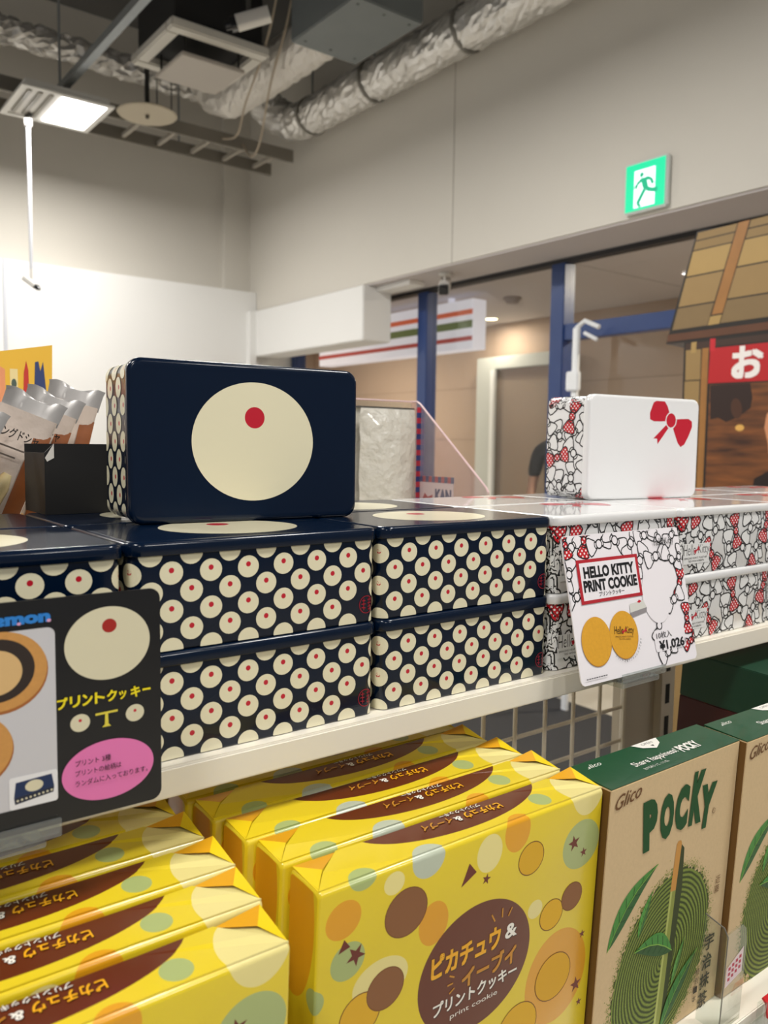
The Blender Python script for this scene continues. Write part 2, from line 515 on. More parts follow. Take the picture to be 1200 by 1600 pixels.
# white: a crowd of outlined ribbon bows, a few of them red with white dots
def dotted_red():
    m = bpy.data.materials.new('dotted_red_ink'); m.use_nodes = True
    nt = m.node_tree; b = nt.nodes['Principled BSDF']
    uv = nt.nodes.new('ShaderNodeUVMap'); mp = nt.nodes.new('ShaderNodeMapping')
    mp.inputs['Rotation'].default_value = (0, 0, .78); mp.inputs['Scale'].default_value = (270, 270, 270)
    vo = nt.nodes.new('ShaderNodeTexVoronoi'); vo.voronoi_dimensions = '2D'; vo.inputs['Scale'].default_value = 1; vo.inputs['Randomness'].default_value = 0
    lt = nt.nodes.new('ShaderNodeMath'); lt.operation = 'LESS_THAN'; lt.inputs[1].default_value = .27
    mx = nt.nodes.new('ShaderNodeMix'); mx.data_type = 'RGBA'
    mx.inputs[6].default_value = lin('#c3141f'); mx.inputs[7].default_value = lin('#f1eeee')
    nt.links.new(uv.outputs[0], mp.inputs[0]); nt.links.new(mp.outputs[0], vo.inputs['Vector']); nt.links.new(vo.outputs['Distance'], lt.inputs[0])
    nt.links.new(lt.outputs[0], mx.inputs[0]); nt.links.new(mx.outputs[2], b.inputs['Base Color'])
    b.inputs['Roughness'].default_value = .3; b.inputs['Coat Weight'].default_value = .4
    return m
DOT = dotted_red()

def bow_shapes(cx, cy, s, rot):
    """two loops, two small side tabs and a round knot: (centre, outline)"""
    c, sn = math.cos(rot), math.sin(rot)
    T = lambda x, y: (cx + (x * c - y * sn) * s, cy + (x * sn + y * c) * s)
    out = []
    for sg in (-1, 1):
        loop = [(.12, .10), (.40, .30), (.72, .50), (.92, .52), (1.03, .38), (1.05, .05), (1.02, -.32), (.90, -.50), (.70, -.46), (.40, -.28), (.12, -.10)]
        out.append((T(sg * .66, 0), [T(sg * x, y) for x, y in (loop if sg > 0 else loop[::-1])]))
    for sg in (-1, 1):
        tab = [(.15, .12), (.36, .16), (.40, 0), (.36, -.16), (.15, -.12)]
        out.append((T(sg * .27, 0), [T(sg * x, y) for x, y in (tab if sg > 0 else tab[::-1])]))
    out.append((T(0, 0), [T(.24 * math.cos(a), .24 * math.sin(a)) for a in [2 * math.pi * k / 12 for k in range(12)]]))
    return out

def grow(c, pts, t):
    o = []
    for x, y in pts:
        d = math.hypot(x - c[0], y - c[1]); k = (d + t) / d
        o.append((c[0] + (x - c[0]) * k, c[1] + (y - c[1]) * k))
    return o

def draw_bow(p, x, y, s, rot, fill, line=.0011, rings=2):
    sh = bow_shapes(x, y, s, rot)
    for c, pts in sh[:2]: p.tris(*fan(c[0], c[1], grow(c, pts, line), rings), black_i)
    for c, pts in sh[:2]: p.tris(*fan(c[0], c[1], grow(c, pts, -line * .45), rings), fill)
    for c, pts in sh[2:]:
        p.tris(*fan(c[0], c[1], grow(c, pts, line), 1), black_i)
        p.tris(*fan(c[0], c[1], grow(c, pts, -line * .45), 1), fill)

def bow_wall_print():
    p = Print(); p.STEP = 2.2e-7
    r2 = random.Random(21)
    spots = []
    cols = 19; P2 = PERIM / cols
    for row in range(4):
        for k in range(cols):
            spots.append(((k + (row % 2) * .5 + r2.uniform(-.22, .22)) * P2, -.001 + row * .0215 + r2.uniform(-.003, .003), k, row))
    for row in range(4):
        for k in range(0, cols, 2):
            draw_bow(p, (k + (row % 2) * .5 + .5 + r2.uniform(-.2, .2)) * P2, .002 + row * .0205 + r2.uniform(-.003, .003), r2.uniform(.014, .017), r2.uniform(0, math.pi), white_i)
    r2.shuffle(spots)
    red_at = {(1, 1), (0, 3), (3, 2), (4, 0), (5, 2), (7, 1), (8, 2), (9, 0), (11, 1), (13, 2), (15, 0), (16, 2), (17, 1), (18, 3)}
    late = []
    for x, y, k, row in spots:
        a = (x, y, r2.uniform(.0165, .0195), r2.uniform(0, math.pi), DOT if (k, row) in red_at else white_i)
        (late if (k, row) in red_at else [draw_bow(p, *a) or a] and []).append(a)
    for a in late: draw_bow(p, *a)
    return p

def brand_text(p, x, y, w, h):
    p.poly([(x - .001, y - .009), (x + w, y - .009), (x + w + .001, y + h), (x - .001, y + h + .001)], white_i)
    p.text('Hello', x, y, w * .46, h, black_i, bold=-.008)
    p.text('Kitty', x + w * .56, y - h * .16, w * .44, h * 1.1, black_i, bold=-.008)
    for c, pts in bow_shapes(x + w * .50, y + h * .42, h * .42, .5): p.poly(pts, red_i)
    p.text('BRINGING HEARTS TOGETHER', x + .001, y - .0040, w * .9, .0019, black_i)
    p.text('TIED WITH A RIBBON', x + .008, y - .0072, w * .62, .0019, black_i)

def mk_white(name, label, group):
    t = thing(name, label, 'tin', group=group)
    bod_ = obj('tin_body', tin_body(white_t), t)
    lid_ = obj('tin_lid', tin_lid(white_t), t)
    bow_wall_print().build('printed_bows', bod_, wrap=tin_wrap, off=1e-4)
    q = Print(); brand_text(q, .010, .020, .046, .0115)
    q.build('lettering', bod_, (-TW / 2, -BD / 2, 0), off=6e-4)
    # a plain red ribbon bow with tails on the lid
    q = Print()
    cx, cy, s, rot = .0425, .0335, .036, R(-30)
    sh = bow_shapes(cx, cy, s, rot)
    T = lambda x, y: (cx + (x * math.cos(rot) - y * math.sin(rot)) * s, cy + (x * math.sin(rot) + y * math.cos(rot)) * s)
    q.poly([T(-.06, -.1), T(-.42, -.95), T(-.26, -.86), T(-.14, -1.0), T(.06, -.15)], red_i)
    for c, pts in sh[:2]: q.poly(pts, red_i)
    c, pts = sh[4]
    q.poly(grow(c, pts, .0016), white_t); q.poly(pts, red_i)
    q.items = [([(u_, min(v_, TD / 2 - .0035)) for u_, v_ in vs], fs_, mt, lv) for vs, fs_, mt, lv in q.items]
    q.build('lid_print', lid_, (0, 0, TH - .0002), (1, 0, 0), (0, 1, 0), (0, 0, 1), off=1e-4)
    return t

GN, GW = 'navy spotted cookie tins on the shelf', 'white bow-patterned cookie tins on the shelf'
nav0 = mk_navy('cookie_tin', '', GN)
whi0 = mk_white('cookie_tin', '', GW)
used = set()
def place(proto, label, loc, rot=(0, 0, 0)):
    t = proto if proto.name not in used else copy_tree(proto)
    used.add(proto.name)
    t.location = loc; t.rotation_euler = rot; t['label'] = label
    return t
YF, YR = TD / 2, TD / 2 + .1225
colx = lambda i: -.095 + i * .19
NAVY_HID = 'navy spotted cookie tin mostly hidden at the bottom or back of the navy stacks'
WHITE_HID = 'white bow-patterned cookie tin mostly hidden at the bottom or back of the white stacks'
# front row: columns -1 (left), 0, 1 are navy, 2, 3, 4 white
place(nav0, 'navy spotted cookie tin touching the white tins, lower of the front stack', (colx(1), YF, 0))
place(nav0, 'navy spotted cookie tin touching the white tins, top of the front stack', (colx(1), YF, TH), (0, 0, R(-.2)))
place(nav0, 'navy spotted cookie tin lying lowest under the upright navy tin, beside the black card', (colx(0), YF, 0))
place(nav0, 'navy spotted cookie tin lying directly under the upright navy tin, front row', (colx(0), YF, TH), (0, 0, R(.15)))
place(nav0, 'navy spotted cookie tin at the left edge hidden behind the black card, lower one', (colx(-1), YF - .002, 0))
place(nav0, 'navy spotted cookie tin at the left edge rising above the black card', (colx(-1), YF - .002, TH))
for i in (-1, 0, 1):
    place(nav0, NAVY_HID, (colx(i), YR, 0))
place(nav0, 'navy spotted cookie tin in the back row in front of the small black box', (colx(-1) + .001, YR, TH))
place(nav0, 'navy spotted cookie tin in the back row beneath the rear of the upright navy tin', (colx(0), YR, TH))
place(nav0, 'navy spotted cookie tin in the back row in front of the frosted acrylic bin', (colx(1), YR, TH))
place(whi0, 'white bow-patterned cookie tin behind the white price card, lower of its stack', (colx(2), YF, 0))
place(whi0, 'white bow-patterned cookie tin behind the white price card, top of its stack', (colx(2), YF, TH), (0, 0, R(.15)))
place(whi0, 'white bow-patterned cookie tin right of the white price card, lower of its stack', (colx(3), YF, 0))
place(whi0, 'white bow-patterned cookie tin right of the white price card, top of its stack', (colx(3), YF, TH), (0, 0, R(-.15)))
for (i, y, z) in ((4, YF, 0), (2, YR, 0), (3, YR, 0), (4, YR, 0), (5, YR, 0), (5, YF, 0), (5, YF, TH)):
    place(whi0, WHITE_HID, (colx(i), y, z))
place(whi0, 'white cookie tin lid at the right edge of the front row, top of its stack', (colx(4), YF, TH))
place(whi0, 'white cookie tin in the back row next to the navy tins, its lid showing', (colx(2), YR, TH))
place(whi0, 'white cookie tin in the back row beneath the rear of the upright white tin', (colx(3), YR, TH))
place(whi0, 'white cookie tin in the back row right of the upright white tin', (colx(4), YR, TH))
place(whi0, 'white cookie tin in the back row at the right edge before the stall board', (colx(5), YR, TH))
ZT = 2 * TH
def upright(proto, label, x0, y0, a):
    c, s = math.cos(a), math.sin(a)
    place(proto, label, (x0 + c * .0945 - s * TH, y0 + s * .0945 + c * TH, ZT + TD / 2 - .0001), (R(90), 0, a))
upright(nav0, 'navy cookie tin standing on edge, lid with large cream disc and red dot', -.152, .0995, -.088)
upright(whi0, 'white cookie tin standing on edge, lid with red bow in the corner', .3825, .1222, -.10)

# ------------------------------------------------------------------ yellow wrapped parcels
PW, PT = .256, .0335
YEL, ORA, SAGE, CRM, PBL, BRN = '#e6cc26', '#e2a01a', '#a9b774', '#eadc90', '#bcc4ae', '#642a10'
ELL = [  # u, s (minus = down the front, plus = back over the top), radii, colour
    (.0895, -.0500, .0125, .0150, ORA, 0), (.0480, -.0733, .0215, .0150, CRM, 0), (.2156, -.138, .0335, .0370, ORA, 0),
    (.0827, -.0035, .0135, .0130, PBL, 0), (.1371, -.0165, .0118, .0135, CRM, 0), (.1635, -.0085, .0125, .0150, ORA, 0),
    (.2335, -.0385, .0205, .0190, SAGE, 0), (.0316, .0002, .0100, .0080, SAGE, 0), (.0553, -.0112, .0080, .0075, CRM, 0),
    (.0180, -.0222, .0128, .0120, ORA, .3), (.0222, -.0500, .0125, .0120, SAGE, .3), (-.0020, -.0688, .0080, .0080, SAGE, 0),
    (.1869, -.0745, .0075, .0070, CRM, 0), (.1980, .0125, .0085, .0085, SAGE, 0), (.2380, .0085, .0190, .0250, CRM, 0),
    (-.0250, -.0250, .0210, .0520, ORA, 0), (PW + .018, -.06, .016, .03, SAGE, 0), (.1640, .0200, .0100, .0080, ORA, 0),
    (.1310, -.0960, .0520, .0455, BRN, 0), (.1320, .0400, .0810, .0310, BRN, 0),
]
def wrap_mat():
    m = bpy.data.materials.new('yellow_wrapping'); m.use_nodes = True
    nt = m.node_tree; b = nt.nodes['Principled BSDF']
    uv = nt.nodes.new('ShaderNodeUVMap')
    last = None
    for (u, s_, rx, ry, colr, rot) in ELL:
        mp = nt.nodes.new('ShaderNodeMapping'); mp.vector_type = 'TEXTURE'
        mp.inputs['Location'].default_value = (u, s_, 0); mp.inputs['Rotation'].default_value = (0, 0, rot); mp.inputs['Scale'].default_value = (rx, ry, 1)
        ln = nt.nodes.new('ShaderNodeVectorMath'); ln.operation = 'LENGTH'
        lt = nt.nodes.new('ShaderNodeMath'); lt.operation = 'LESS_THAN'; lt.inputs[1].default_value = 1
        mx = nt.nodes.new('ShaderNodeMix'); mx.data_type = 'RGBA'
        nt.links.new(uv.outputs[0], mp.inputs[0]); nt.links.new(mp.outputs[0], ln.inputs[0]); nt.links.new(ln.outputs['Value'], lt.inputs[0]); nt.links.new(lt.outputs[0], mx.inputs[0])
        if last is None: mx.inputs[6].default_value = lin(YEL)
        else: nt.links.new(last, mx.inputs[6])
        mx.inputs[7].default_value = lin(colr); last = mx.outputs[2]
    nt.links.new(last, b.inputs['Base Color'])
    b.inputs['Roughness'].default_value = .30; b.inputs['Coat Weight'].default_value = .45; b.inputs['Coat Roughness'].default_value = .13
    tc = nt.nodes.new('ShaderNodeTexCoord'); n = nt.nodes.new('ShaderNodeTexNoise'); n.inputs['Scale'].default_value = 28; n.inputs['Detail'].default_value = 2
    bp = nt.nodes.new('ShaderNodeBump'); bp.inputs['Strength'].default_value = .10; bp.inputs['Distance'].default_value = .004
    nt.links.new(tc.outputs['Object'], n.inputs['Vector']); nt.links.new(n.outputs[0], bp.inputs['Height']); nt.links.new(bp.outputs[0], b.inputs['Normal'])
    return m
WRAP = wrap_mat()
PR = .0035
def parcel_body():
    # section in (y, z) with wrap length s; 0 at the front top edge
    sec = [(0, .002, -(HP - .002)), (0, .06, -(HP - .06)), (0, .13, -(HP - .13)), (0, HP - .05, -.05), (0, HP - PR, -PR)]
    for k in range(1, 5):
        a = R(90 * k / 4); sec.append((PR - PR * math.cos(a), HP - PR + PR * math.sin(a), -PR + PR * 2 * k / 4))
    sec += [(PT * .5, HP + .0004, PT * .5)]
    for k in range(0, 5):
        a = R(90 * k / 4); sec.append((PT - PR + PR * math.sin(a), HP - PR + PR * math.cos(a), PT - PR + PR * 2 * k / 4))
    sec += [(PT, HP - .05, PT + .05), (PT, .002, PT + HP)]
    xs = [(0.0, .0018), (.0006, .0008), (.002, 0), (PW * .5, 0), (PW - .002, 0), (PW - .0006, .0008), (PW, .0018)]
    v = []; uv = []; f = []; n = len(sec)
    for (x, ins) in xs:
        for (y, z, s_) in sec:
            cy, cz = PT / 2, HP / 2
            yy = y + (ins if y < cy else -ins) * (1 if abs(y - cy) > PT * .2 else 0); zz = z - (ins if z > HP * .9 else 0)
            v.append((x, yy, zz)); uv.append((x, s_))
    for i in range(len(xs) - 1):
        for j in range(n - 1):
            f.append((i * n + j, (i + 1) * n + j, (i + 1) * n + j + 1, i * n + j + 1))
        f.append((i * n + n - 1, (i + 1) * n + n - 1, (i + 1) * n, i * n))
    mb = MB(); mb.add(v, f, WRAP, uv)
    for e, sg in ((0, -1), (len(xs) - 1, 1)):
        vv = [v[e * n + j] for j in range(n)]
        uu = [((-y if sg < 0 else PW + y), z - HP) for (x, y, z) in vv]
        mb.add(vv, [tuple(range(n)) if sg < 0 else tuple(range(n - 1, -1, -1))], WRAP, uu)
    return mb.mesh('wrapped_box', True)
def parcel_flap():
    # overlapping sheet on the top: its slanted ends leave a folded corner at either end
    top = [(.0012, .0022), (.012, .0150), (.0327, PT - .001), (PW - .029, PT - .001), (PW - .011, .0115), (PW - .0010, .0015)]
    z0 = HP + .0004
    z1 = [z0 + d for d in (.0002, .0018, .0012, .0012, .0020, .0002)]
    v = [(x, y, z) for (x, y), z in zip(top, z1)]
    mid = [(.07, .0022), (PW * .5, .0022), (PW - .07, .0022), (PW - .07, PT - .001), (PW * .5, PT - .001), (.07, PT - .001)]
    v += [(x, y, z0 + .0004) for x, y in mid]
    f = [(0, 6, 11, 2, 1), (6, 7, 10, 11), (7, 8, 9, 10), (8, 5, 4, 3, 9)]
    n = len(v)
    v2 = v + [(x, y, z0 - .0012) for x, y, z in v]
    order = [0, 6, 7, 8, 5, 4, 3, 9, 10, 11, 2, 1]
    for a, b in zip(order, order[1:] + order[:1]): f.append((b, a, n + a, n + b))
    mb = MB(); mb.add(v2, f, WRAP, [(x, y) for x, y, z in v2])
    return mb.mesh('wrap_flap', False)
def parcel_fold(left):
    z0 = HP + .0004
    mb = MB()
    o_m = flat('#e3a41c', .3, .2); y_m = flat('#efd01c', .3, .2)
    if left:
        A, B, C_, D = (.0015, PT - .0012, z0 + .0006), (.0325, PT - .0012, z0 + .0004), (.0140, .0185, z0 + .0014), (.0012, .0032, z0 - .0006)
    else:
        A, B, C_, D = (PW - .0012, PT - .0010, z0 + .0042), (PW - .029, PT - .0012, z0 + .0004), (PW - .0095, .0195, z0 + .0016), (PW - .0010, .0024, z0 - .0004)
    mb.add([A, B, C_], [(0, 1, 2)], o_m); mb.add([A, C_, D], [(0, 1, 2)], y_m)
    base = [(p[0], p[1], z0 - .0015) for p in (A, B, C_, D)]
    mb.add([A, B, C_, D] + base, [(0, 1, 5, 4), (3, 0, 4, 7)], y_m)
    return mb.mesh('corner_fold', False, fix=False)

def parcel_prints():
    ob, ot, ow = flat('#f3b01c', .35, .2), flat('#c98a2a', .35, .2), flat('#f4efe4', .35, .2)
    dk = flat('#2b0f08', .35, .2)
    a = Print(); a.STEP = 4e-6                             # lettering on the brown oval of the front
    f = lambda v: HP - v
    for mat_, dx in ((dk, .0007), (None, 0)):
        a.text('ピカチュウ', .090 + dx, f(.0905) - dx, .062, .0155, mat_ or ob, bold=.03, slant=.001)
        a.text('&', .157 + dx, f(.0870) - dx, .0120, .0110, mat_ or ow, bold=.03)
        a.text('イーブイ', .118 + dx, f(.1075) - dx, .051, .0135, mat_ or ot, bold=.03)
        a.text('プリントクッキー', .093 + dx, f(.1190) - dx, .078, .0100, mat_ or ow, bold=.02)
    a.text('print cookie', .1085, f(.1270), .044, .0048, ow)
    for (x0, y0, x1, y1) in ((.1460, .0690, .1425, .0630), (.1530, .0685, .1530, .0615), (.1590, .0695, .1625, .0640), (.1105, .0960, .1060, .0935), (.1095, .1000, .1045, .1000), (.1110, .1040, .1065, .1065)):
        a.line([(x0, f(y0)), (x1, f(y1))], .0012, ot)
    b = Print()                                            # stars and triangles
    bm = flat('#6a2416', .35, .2)
    for (u, v, r_) in ((.028, .0482, .0075), (.2252, .0354, .0065), (.2369, .0458, .004), (.1352, .0344, .0042), (.2395, .1546, .0065), (.2449, .1714, .0035), (.2427, .1139, .0035)):
        b.poly(star(u, f(v), r_, .3 + u * 9), bm)
    b.poly([(.1120, f(.0330)), (.1185, f(.0180)), (.1255, f(.0262))], bm)
    b.poly([(.0150, f(.0430)), (.0190, f(.0350)), (.0235, f(.0410))], bm)
    # plain round cookies where the wrapping shows its figures
    for (u, v, r_, c1) in ((.066, .034, .0165, '#8a5a34'), (.1790, .0330, .0125, '#e0ae1e'), (.2050, .0850, .0120, '#e0ae1e'), (.2270, .0780, .0110, '#8a5a34'), (.2120, .1370, .0190, '#dba61c'), (.0330, .0900, .0150, '#e0ae1e'), (.0520, .0800, .0140, '#8a5a34'), (.176, .163, .02, '#e0ae1e')):
        b.ell(u, f(v), r_ + .0007, r_ * .95 + .0007, flat('#7a4a1e', .4), n=30)
        b.ell(u, f(v), r_, r_ * .95, flat(c1, .4), n=30)
    c = Print()                                            # upside-down title on the top
    rv = math.pi
    for mat_, d in ((dk, .0004), (None, 0)):
        c.text('ピカチュウ', .1665 + d, .0250 - d, .0330, .0075, mat_ or ob, rot=rv, bold=.02, slant=-.0015)
        c.text('&', .1300 + d, .0250 - d, .0060, .0060, mat_ or ow, rot=rv, bold=.02)
        c.text('イーブイ', .1225 + d, .0268 - d, .0260, .0070, mat_ or ot, rot=rv, bold=.02, slant=-.0010)
        c.text('プリントクッキー', .1530 + d, .0315 - d, .0360, .0042, mat_ or ow, rot=rv, bold=.01, slant=-.001)
    return a, b, c

gp = 'yellow wrapped parcels on the lower shelf'
pc0 = thing('gift_parcel', '', 'parcel', group=gp)
wb0 = obj('wrapped_box', parcel_body(), pc0)
wf0 = obj('wrap_flap', parcel_flap(), pc0)
obj('corner_fold', parcel_fold(True), pc0); obj('corner_fold', parcel_fold(False), pc0)
_a, _b, _c = parcel_prints()
_a.build('lettering', wb0, (0, 0, 0), off=1.5e-4)
_b.STEP = 3e-6
_b.build('printed_shapes', wb0, (0, 0, 0), off=6e-5)
_c.build('lettering', wf0, (0, 0, HP + .0009), (1, 0, 0), (0, 1, 0), (0, 0, 1), off=2e-4)
RROW = [(-.1165, -.0990), (-.1189, -.0605), (-.1240, -.0250), (-.1295, .0105), (-.1335, .0455), (-.1365, .081)]
LROW = [(-.1516, -.1271), (-.1452, -.0860), (-.1410, -.0455), (-.1430, -.0075), (-.1462, .0280), (-.149, .063)]
ORD = ['frontmost', 'second from the front', 'third from the front', 'fourth from the front', 'fifth from the front', 'rearmost']
first = True
for nm, row, dx in (('row beside the green-topped carton', RROW, 0), ('lower left row under the black card', LROW, -PW)):
    for k, (x, y) in enumerate(row):
        t = pc0 if first else copy_tree(pc0)
        first = False
        top = Vector((x + dx, y, -.0573 + (y + .0987) * math.tan(TAU)))
        yaw = rnd.uniform(-.006, .006) if k else (-.004 if dx == 0 else .0)
        t.location = top + DN * HP; t.rotation_euler = (TAU, 0, yaw)
        t['label'] = 'yellow parcel, %s in the %s' % (ORD[k], nm)

# ------------------------------------------------------------------ beige cartons with green tops
KW, KT, KH = .184, .043, HP - .0008
kraft = M('kraft_board', '#d4b98e', .6, var=.07, vscale=260, bump=.03, bscale=400)
green_b = M('green_board', '#0c4a2c', .38, coat=.25, bump=.02, bscale=60)
brown_b = M('brown_board', '#6b4a1c', .6)
def matcha_mat():
    m = bpy.data.materials.new('green_powder_print'); m.use_nodes = True
    nt = m.node_tree; b = nt.nodes['Principled BSDF']
    uv = nt.nodes.new('ShaderNodeUVMap'); mp = nt.nodes.new('ShaderNodeMapping'); mp.vector_type = 'TEXTURE'
    mp.inputs['Location'].default_value = (.090, KH - .176, 0); mp.inputs['Rotation'].default_value = (0, 0, -.45); mp.inputs['Scale'].default_value = (.064, .082, 1)
    wv = nt.nodes.new('ShaderNodeTexWave'); wv.wave_type = 'RINGS'; wv.rings_direction = 'Z'; wv.inputs['Scale'].default_value = 6.0
    wv.inputs['Distortion'].default_value = 1.2; wv.inputs['Detail'].default_value = 2; wv.inputs['Detail Scale'].default_value = 1.0
    cr = nt.nodes.new('ShaderNodeValToRGB')
    cr.color_ramp.elements[0].color = lin('#27360c'); cr.color_ramp.elements[1].color = lin('#80923a')
    nt.links.new(uv.outputs[0], mp.inputs[0]); nt.links.new(mp.outputs[0], wv.inputs['Vector']); nt.links.new(wv.outputs[0], cr.inputs[0])
    n = nt.nodes.new('ShaderNodeTexNoise'); n.inputs['Scale'].default_value = 900; n.inputs['Detail'].default_value = 2
    nt.links.new(uv.outputs[0], n.inputs['Vector'])
    mx = nt.nodes.new('ShaderNodeMix'); mx.data_type = 'RGBA'; mx.blend_type = 'OVERLAY'; mx.inputs[0].default_value = .7
    nt.links.new(cr.outputs[0], mx.inputs[6]); nt.links.new(n.outputs[0], mx.inputs[7]); nt.links.new(mx.outputs[2], b.inputs['Base Color'])
    b.inputs['Roughness'].default_value = .6
    return m
MATCHA = matcha_mat()
def leaf(p, a, b, w, bend, c1, c2):
    a = Vector(a); b = Vector(b); d = b - a; n = Vector((-d.y, d.x)).normalized()
    N = 14; up, mid, lo = [], [], []
    for i in range(N + 1):
        t = i / N; c = a + d * t + n * (bend * math.sin(math.pi * t)); h = w * math.sin(math.pi * t ** .85)
        up.append(tuple(c + n * h)); mid.append(tuple(c)); lo.append(tuple(c - n * h))
    p.poly(up + mid[::-1], flat(c1, .4)); p.poly(mid + lo[::-1], flat(c2, .4))
    for i in range(2, N - 1, 2):
        for side in (up, lo):
            e = Vector(side[min(i + 1, N)]) * .8 + Vector(mid[min(i + 1, N)]) * .2
            p.line([mid[i], tuple(e)], w * .07, flat('#12401a', .5))
    p.line([mid[0]] + mid[3::3] + [mid[-1]], w * .10, flat('#7fb04a', .5))
def carton_print():
    f = lambda v: KH - v
    r2 = random.Random(5)
    a = Print()
    cx, cy = .090, f(.176)
    def pt(rx, ry, t):
        x, y = rx * math.cos(t), ry * math.sin(t); c, s_ = math.cos(-.45), math.sin(-.45)
        return (cx + x * c - y * s_, cy + x * s_ + y * c)
    # scattered powder at the rim, then the raked heap
    sp = flat('#8a9a34', .6); sp2 = flat('#5f7d22', .6)
    vs, fs = [], []
    vs2, fs2 = [], []
    for i in range(1500):
        t = r2.uniform(0, 2 * math.pi); k = 1 + abs(r2.gauss(0, .045))
        x, y = pt(.064 * k, .082 * k, t)
        if not (.002 < x < KW - .002): continue
        s_ = r2.uniform(.0003, .0009)
        V_, F_ = (vs, fs) if i % 2 else (vs2, fs2)
        n = len(V_); V_ += [(x - s_, y - s_ * .5), (x + s_ * .8, y - s_ * .6), (x, y + s_)]; F_.append((n, n + 1, n + 2))
    a.tris(vs, fs, sp); a.tris(vs2, fs2, sp2)
    rim = []
    for i in range(220):
        k = 1 + r2.uniform(-.03, .03)
        x, y = pt(.0640 * k, .0820 * k, 2 * math.pi * i / 220); rim.append((min(max(x, .001), KW - .001), y))
    a.poly(rim, MATCHA)
    # printed shade beside the biscuit stick, then the stick
    a.poly([(.1030, f(.0730)), (.1090, f(.0790)), (.1110, f(.1150)), (.1010, f(.2400)), (.093, f(.2400))], flat('#35401a', .6))
    a.poly([(.0970, f(.0730)), (.0985, f(.0705)), (.1030, f(.0705)), (.1045, f(.0735)), (.1015, f(.1150)), (.0935, f(.1140))], flat('#c98f3e', .45))
    a.poly([(.0935, f(.1140)), (.1015, f(.1150)), (.0955, f(.2400)), (.0855, f(.2400))], flat('#8a9440', .45))
    a.poly([(.0940, f(.1140)), (.0965, f(.1144)), (.0885, f(.2400)), (.0855, f(.2400))], flat('#b3bb66', .45))
    leaf(a, (.0111, f(.1369)), (.0718, f(.0819)), .0090, .0080, '#3f8a34', '#1d5c24')
    leaf(a, (.0516, f(.140)), (.0672, f(.1035)), .0045, .0015, '#4c9a3a', '#2c6a28')
    leaf(a, (.1029, f(.1700)), (.0477, f(.1512)), .0100, -.006, '#1d5220', '#3c8a34')
    leaf(a, (.094, f(.2420)), (.1440, f(.1830)), .0080, .004, '#2c7a2c', '#1a5420')
    leaf(a, (.1060, f(.2050)), (.1210, f(.1640)), .0032, .001, '#5fa04a', '#35752c')
    b = Print()
    gm = flat('#064a1c', .6); dk2 = flat('#27200f', .6); br = flat('#6b4520', .6)
    b.text('Glico', .0065, f(.0190), .0330, .0115, br, bold=0.005, shear=.35, slant=.0045)
    for ch, x0, x1, y0, y1, tilt in (('P', .0450, .0655, .0660, .0215, -.12), ('O', .0690, .0880, .0625, .0225, -.05), ('C', .0895, .1085, .0605, .0205, .03), ('K', .1110, .1300, .0610, .0130, .08), ('Y', .1265, .1500, .0690, .0285, .10)):
        h = y0 - y1; w = x1 - x0
        b.text(ch, x0, f(y0), w, h, gm, bold=.075, rot=-tilt * .4, shear=tilt)
    b.ell(.1505, f(.0570), .0022, .0024, br, n=18); b.ell(.1505, f(.0570), .0018, .0020, kraft, n=18); b.text('R', .1497, f(.0582), .0016, .0024, br)
    b.column('宇治抹茶', .1640, f(.1780), .0150, .0185, dk2, bold=.012, slant=-.0010)
    b.column('特別一本', .1490, f(.2060), .0060, .0085, dk2, slant=-.0008)
    b.column('近藤', .1680, f(.1230), .0075, .0090, br, slant=-.0002)
    c = Print()
    wt = flat('#e8e6df', .5)
    c.text('Glico', .0120, .0325, .0200, .0055, wt, shear=.35)
    c.text('Share happiness!', .0520, .0125, .0600, .0090, wt, bold=.01)
    c.text('分かちあうって、いいね。', .0540, .0070, .0330, .0034, wt)
    c.text('POCKY', .1145, .0110, .0290, .0115, wt, bold=.04, shear=.1)
    c.poly([(.0830, KT - .0002), (.0890, .0345), (.1010, .0290), (.1130, .0345), (.1190, KT - .0002)], wt)
    c.text('OPEN', .0930, .0375, .0150, .0032, flat('#4a4a46', .6))
    c.poly([(.1000, .0350), (.1040, .0350), (.1020, .0320)], flat('#2a2a28', .6))
    return a, b, c
gk = 'beige cartons with green tops'
def mk_carton():
    t = thing('snack_carton', '', 'carton', group=gk)
    cb_ = MB().box(0, KW, 0, KT, 0, KH - .0008, kraft).build('carton_body', t, bevel=.0006)
    MB().box(-.0006, 0, .0005, KT - .0005, .0005, KH - .0015, brown_b).build('side_flap', t)
    tf_ = MB().add([(.0008, .0004, KH - .0008), (KW, .0004, KH - .0008), (KW, KT, KH - .0008), (.0008, KT, KH - .0004), (.0008, .0004, KH), (KW, .0004, KH), (KW, KT, KH), (.0008, KT, KH + .0012)],
             [(3, 2, 1, 0), (4, 5, 6, 7), (0, 1, 5, 4), (1, 2, 6, 5), (2, 3, 7, 6), (3, 0, 4, 7)], green_b).build('top_flap', t)
    a, b, c = carton_print()
    a.build('printed_artwork', cb_, off=1.5e-4); b.build('lettering', cb_, off=5.5e-4)
    c.build('lettering', tf_, (0, 0, KH), (1, 0, 0), (0, 1, .02), (0, 0, 1), off=1.6e-4)
    return t
kc0 = mk_carton()
for k, (x, y, lab) in enumerate(((.142, -.1045, 'beige carton with green top and biscuit stick print beside the yellow parcels'), (.3275, -.1095, 'beige carton with green top cut off by the right edge'))):
    t = kc0 if k == 0 else copy_tree(kc0)
    t['label'] = lab
    t.location = Vector((x, y, -.0573 + (y + .0987) * math.tan(TAU))) + DN * HP; t.rotation_euler = (TAU, 0, -.004 if k else .006)
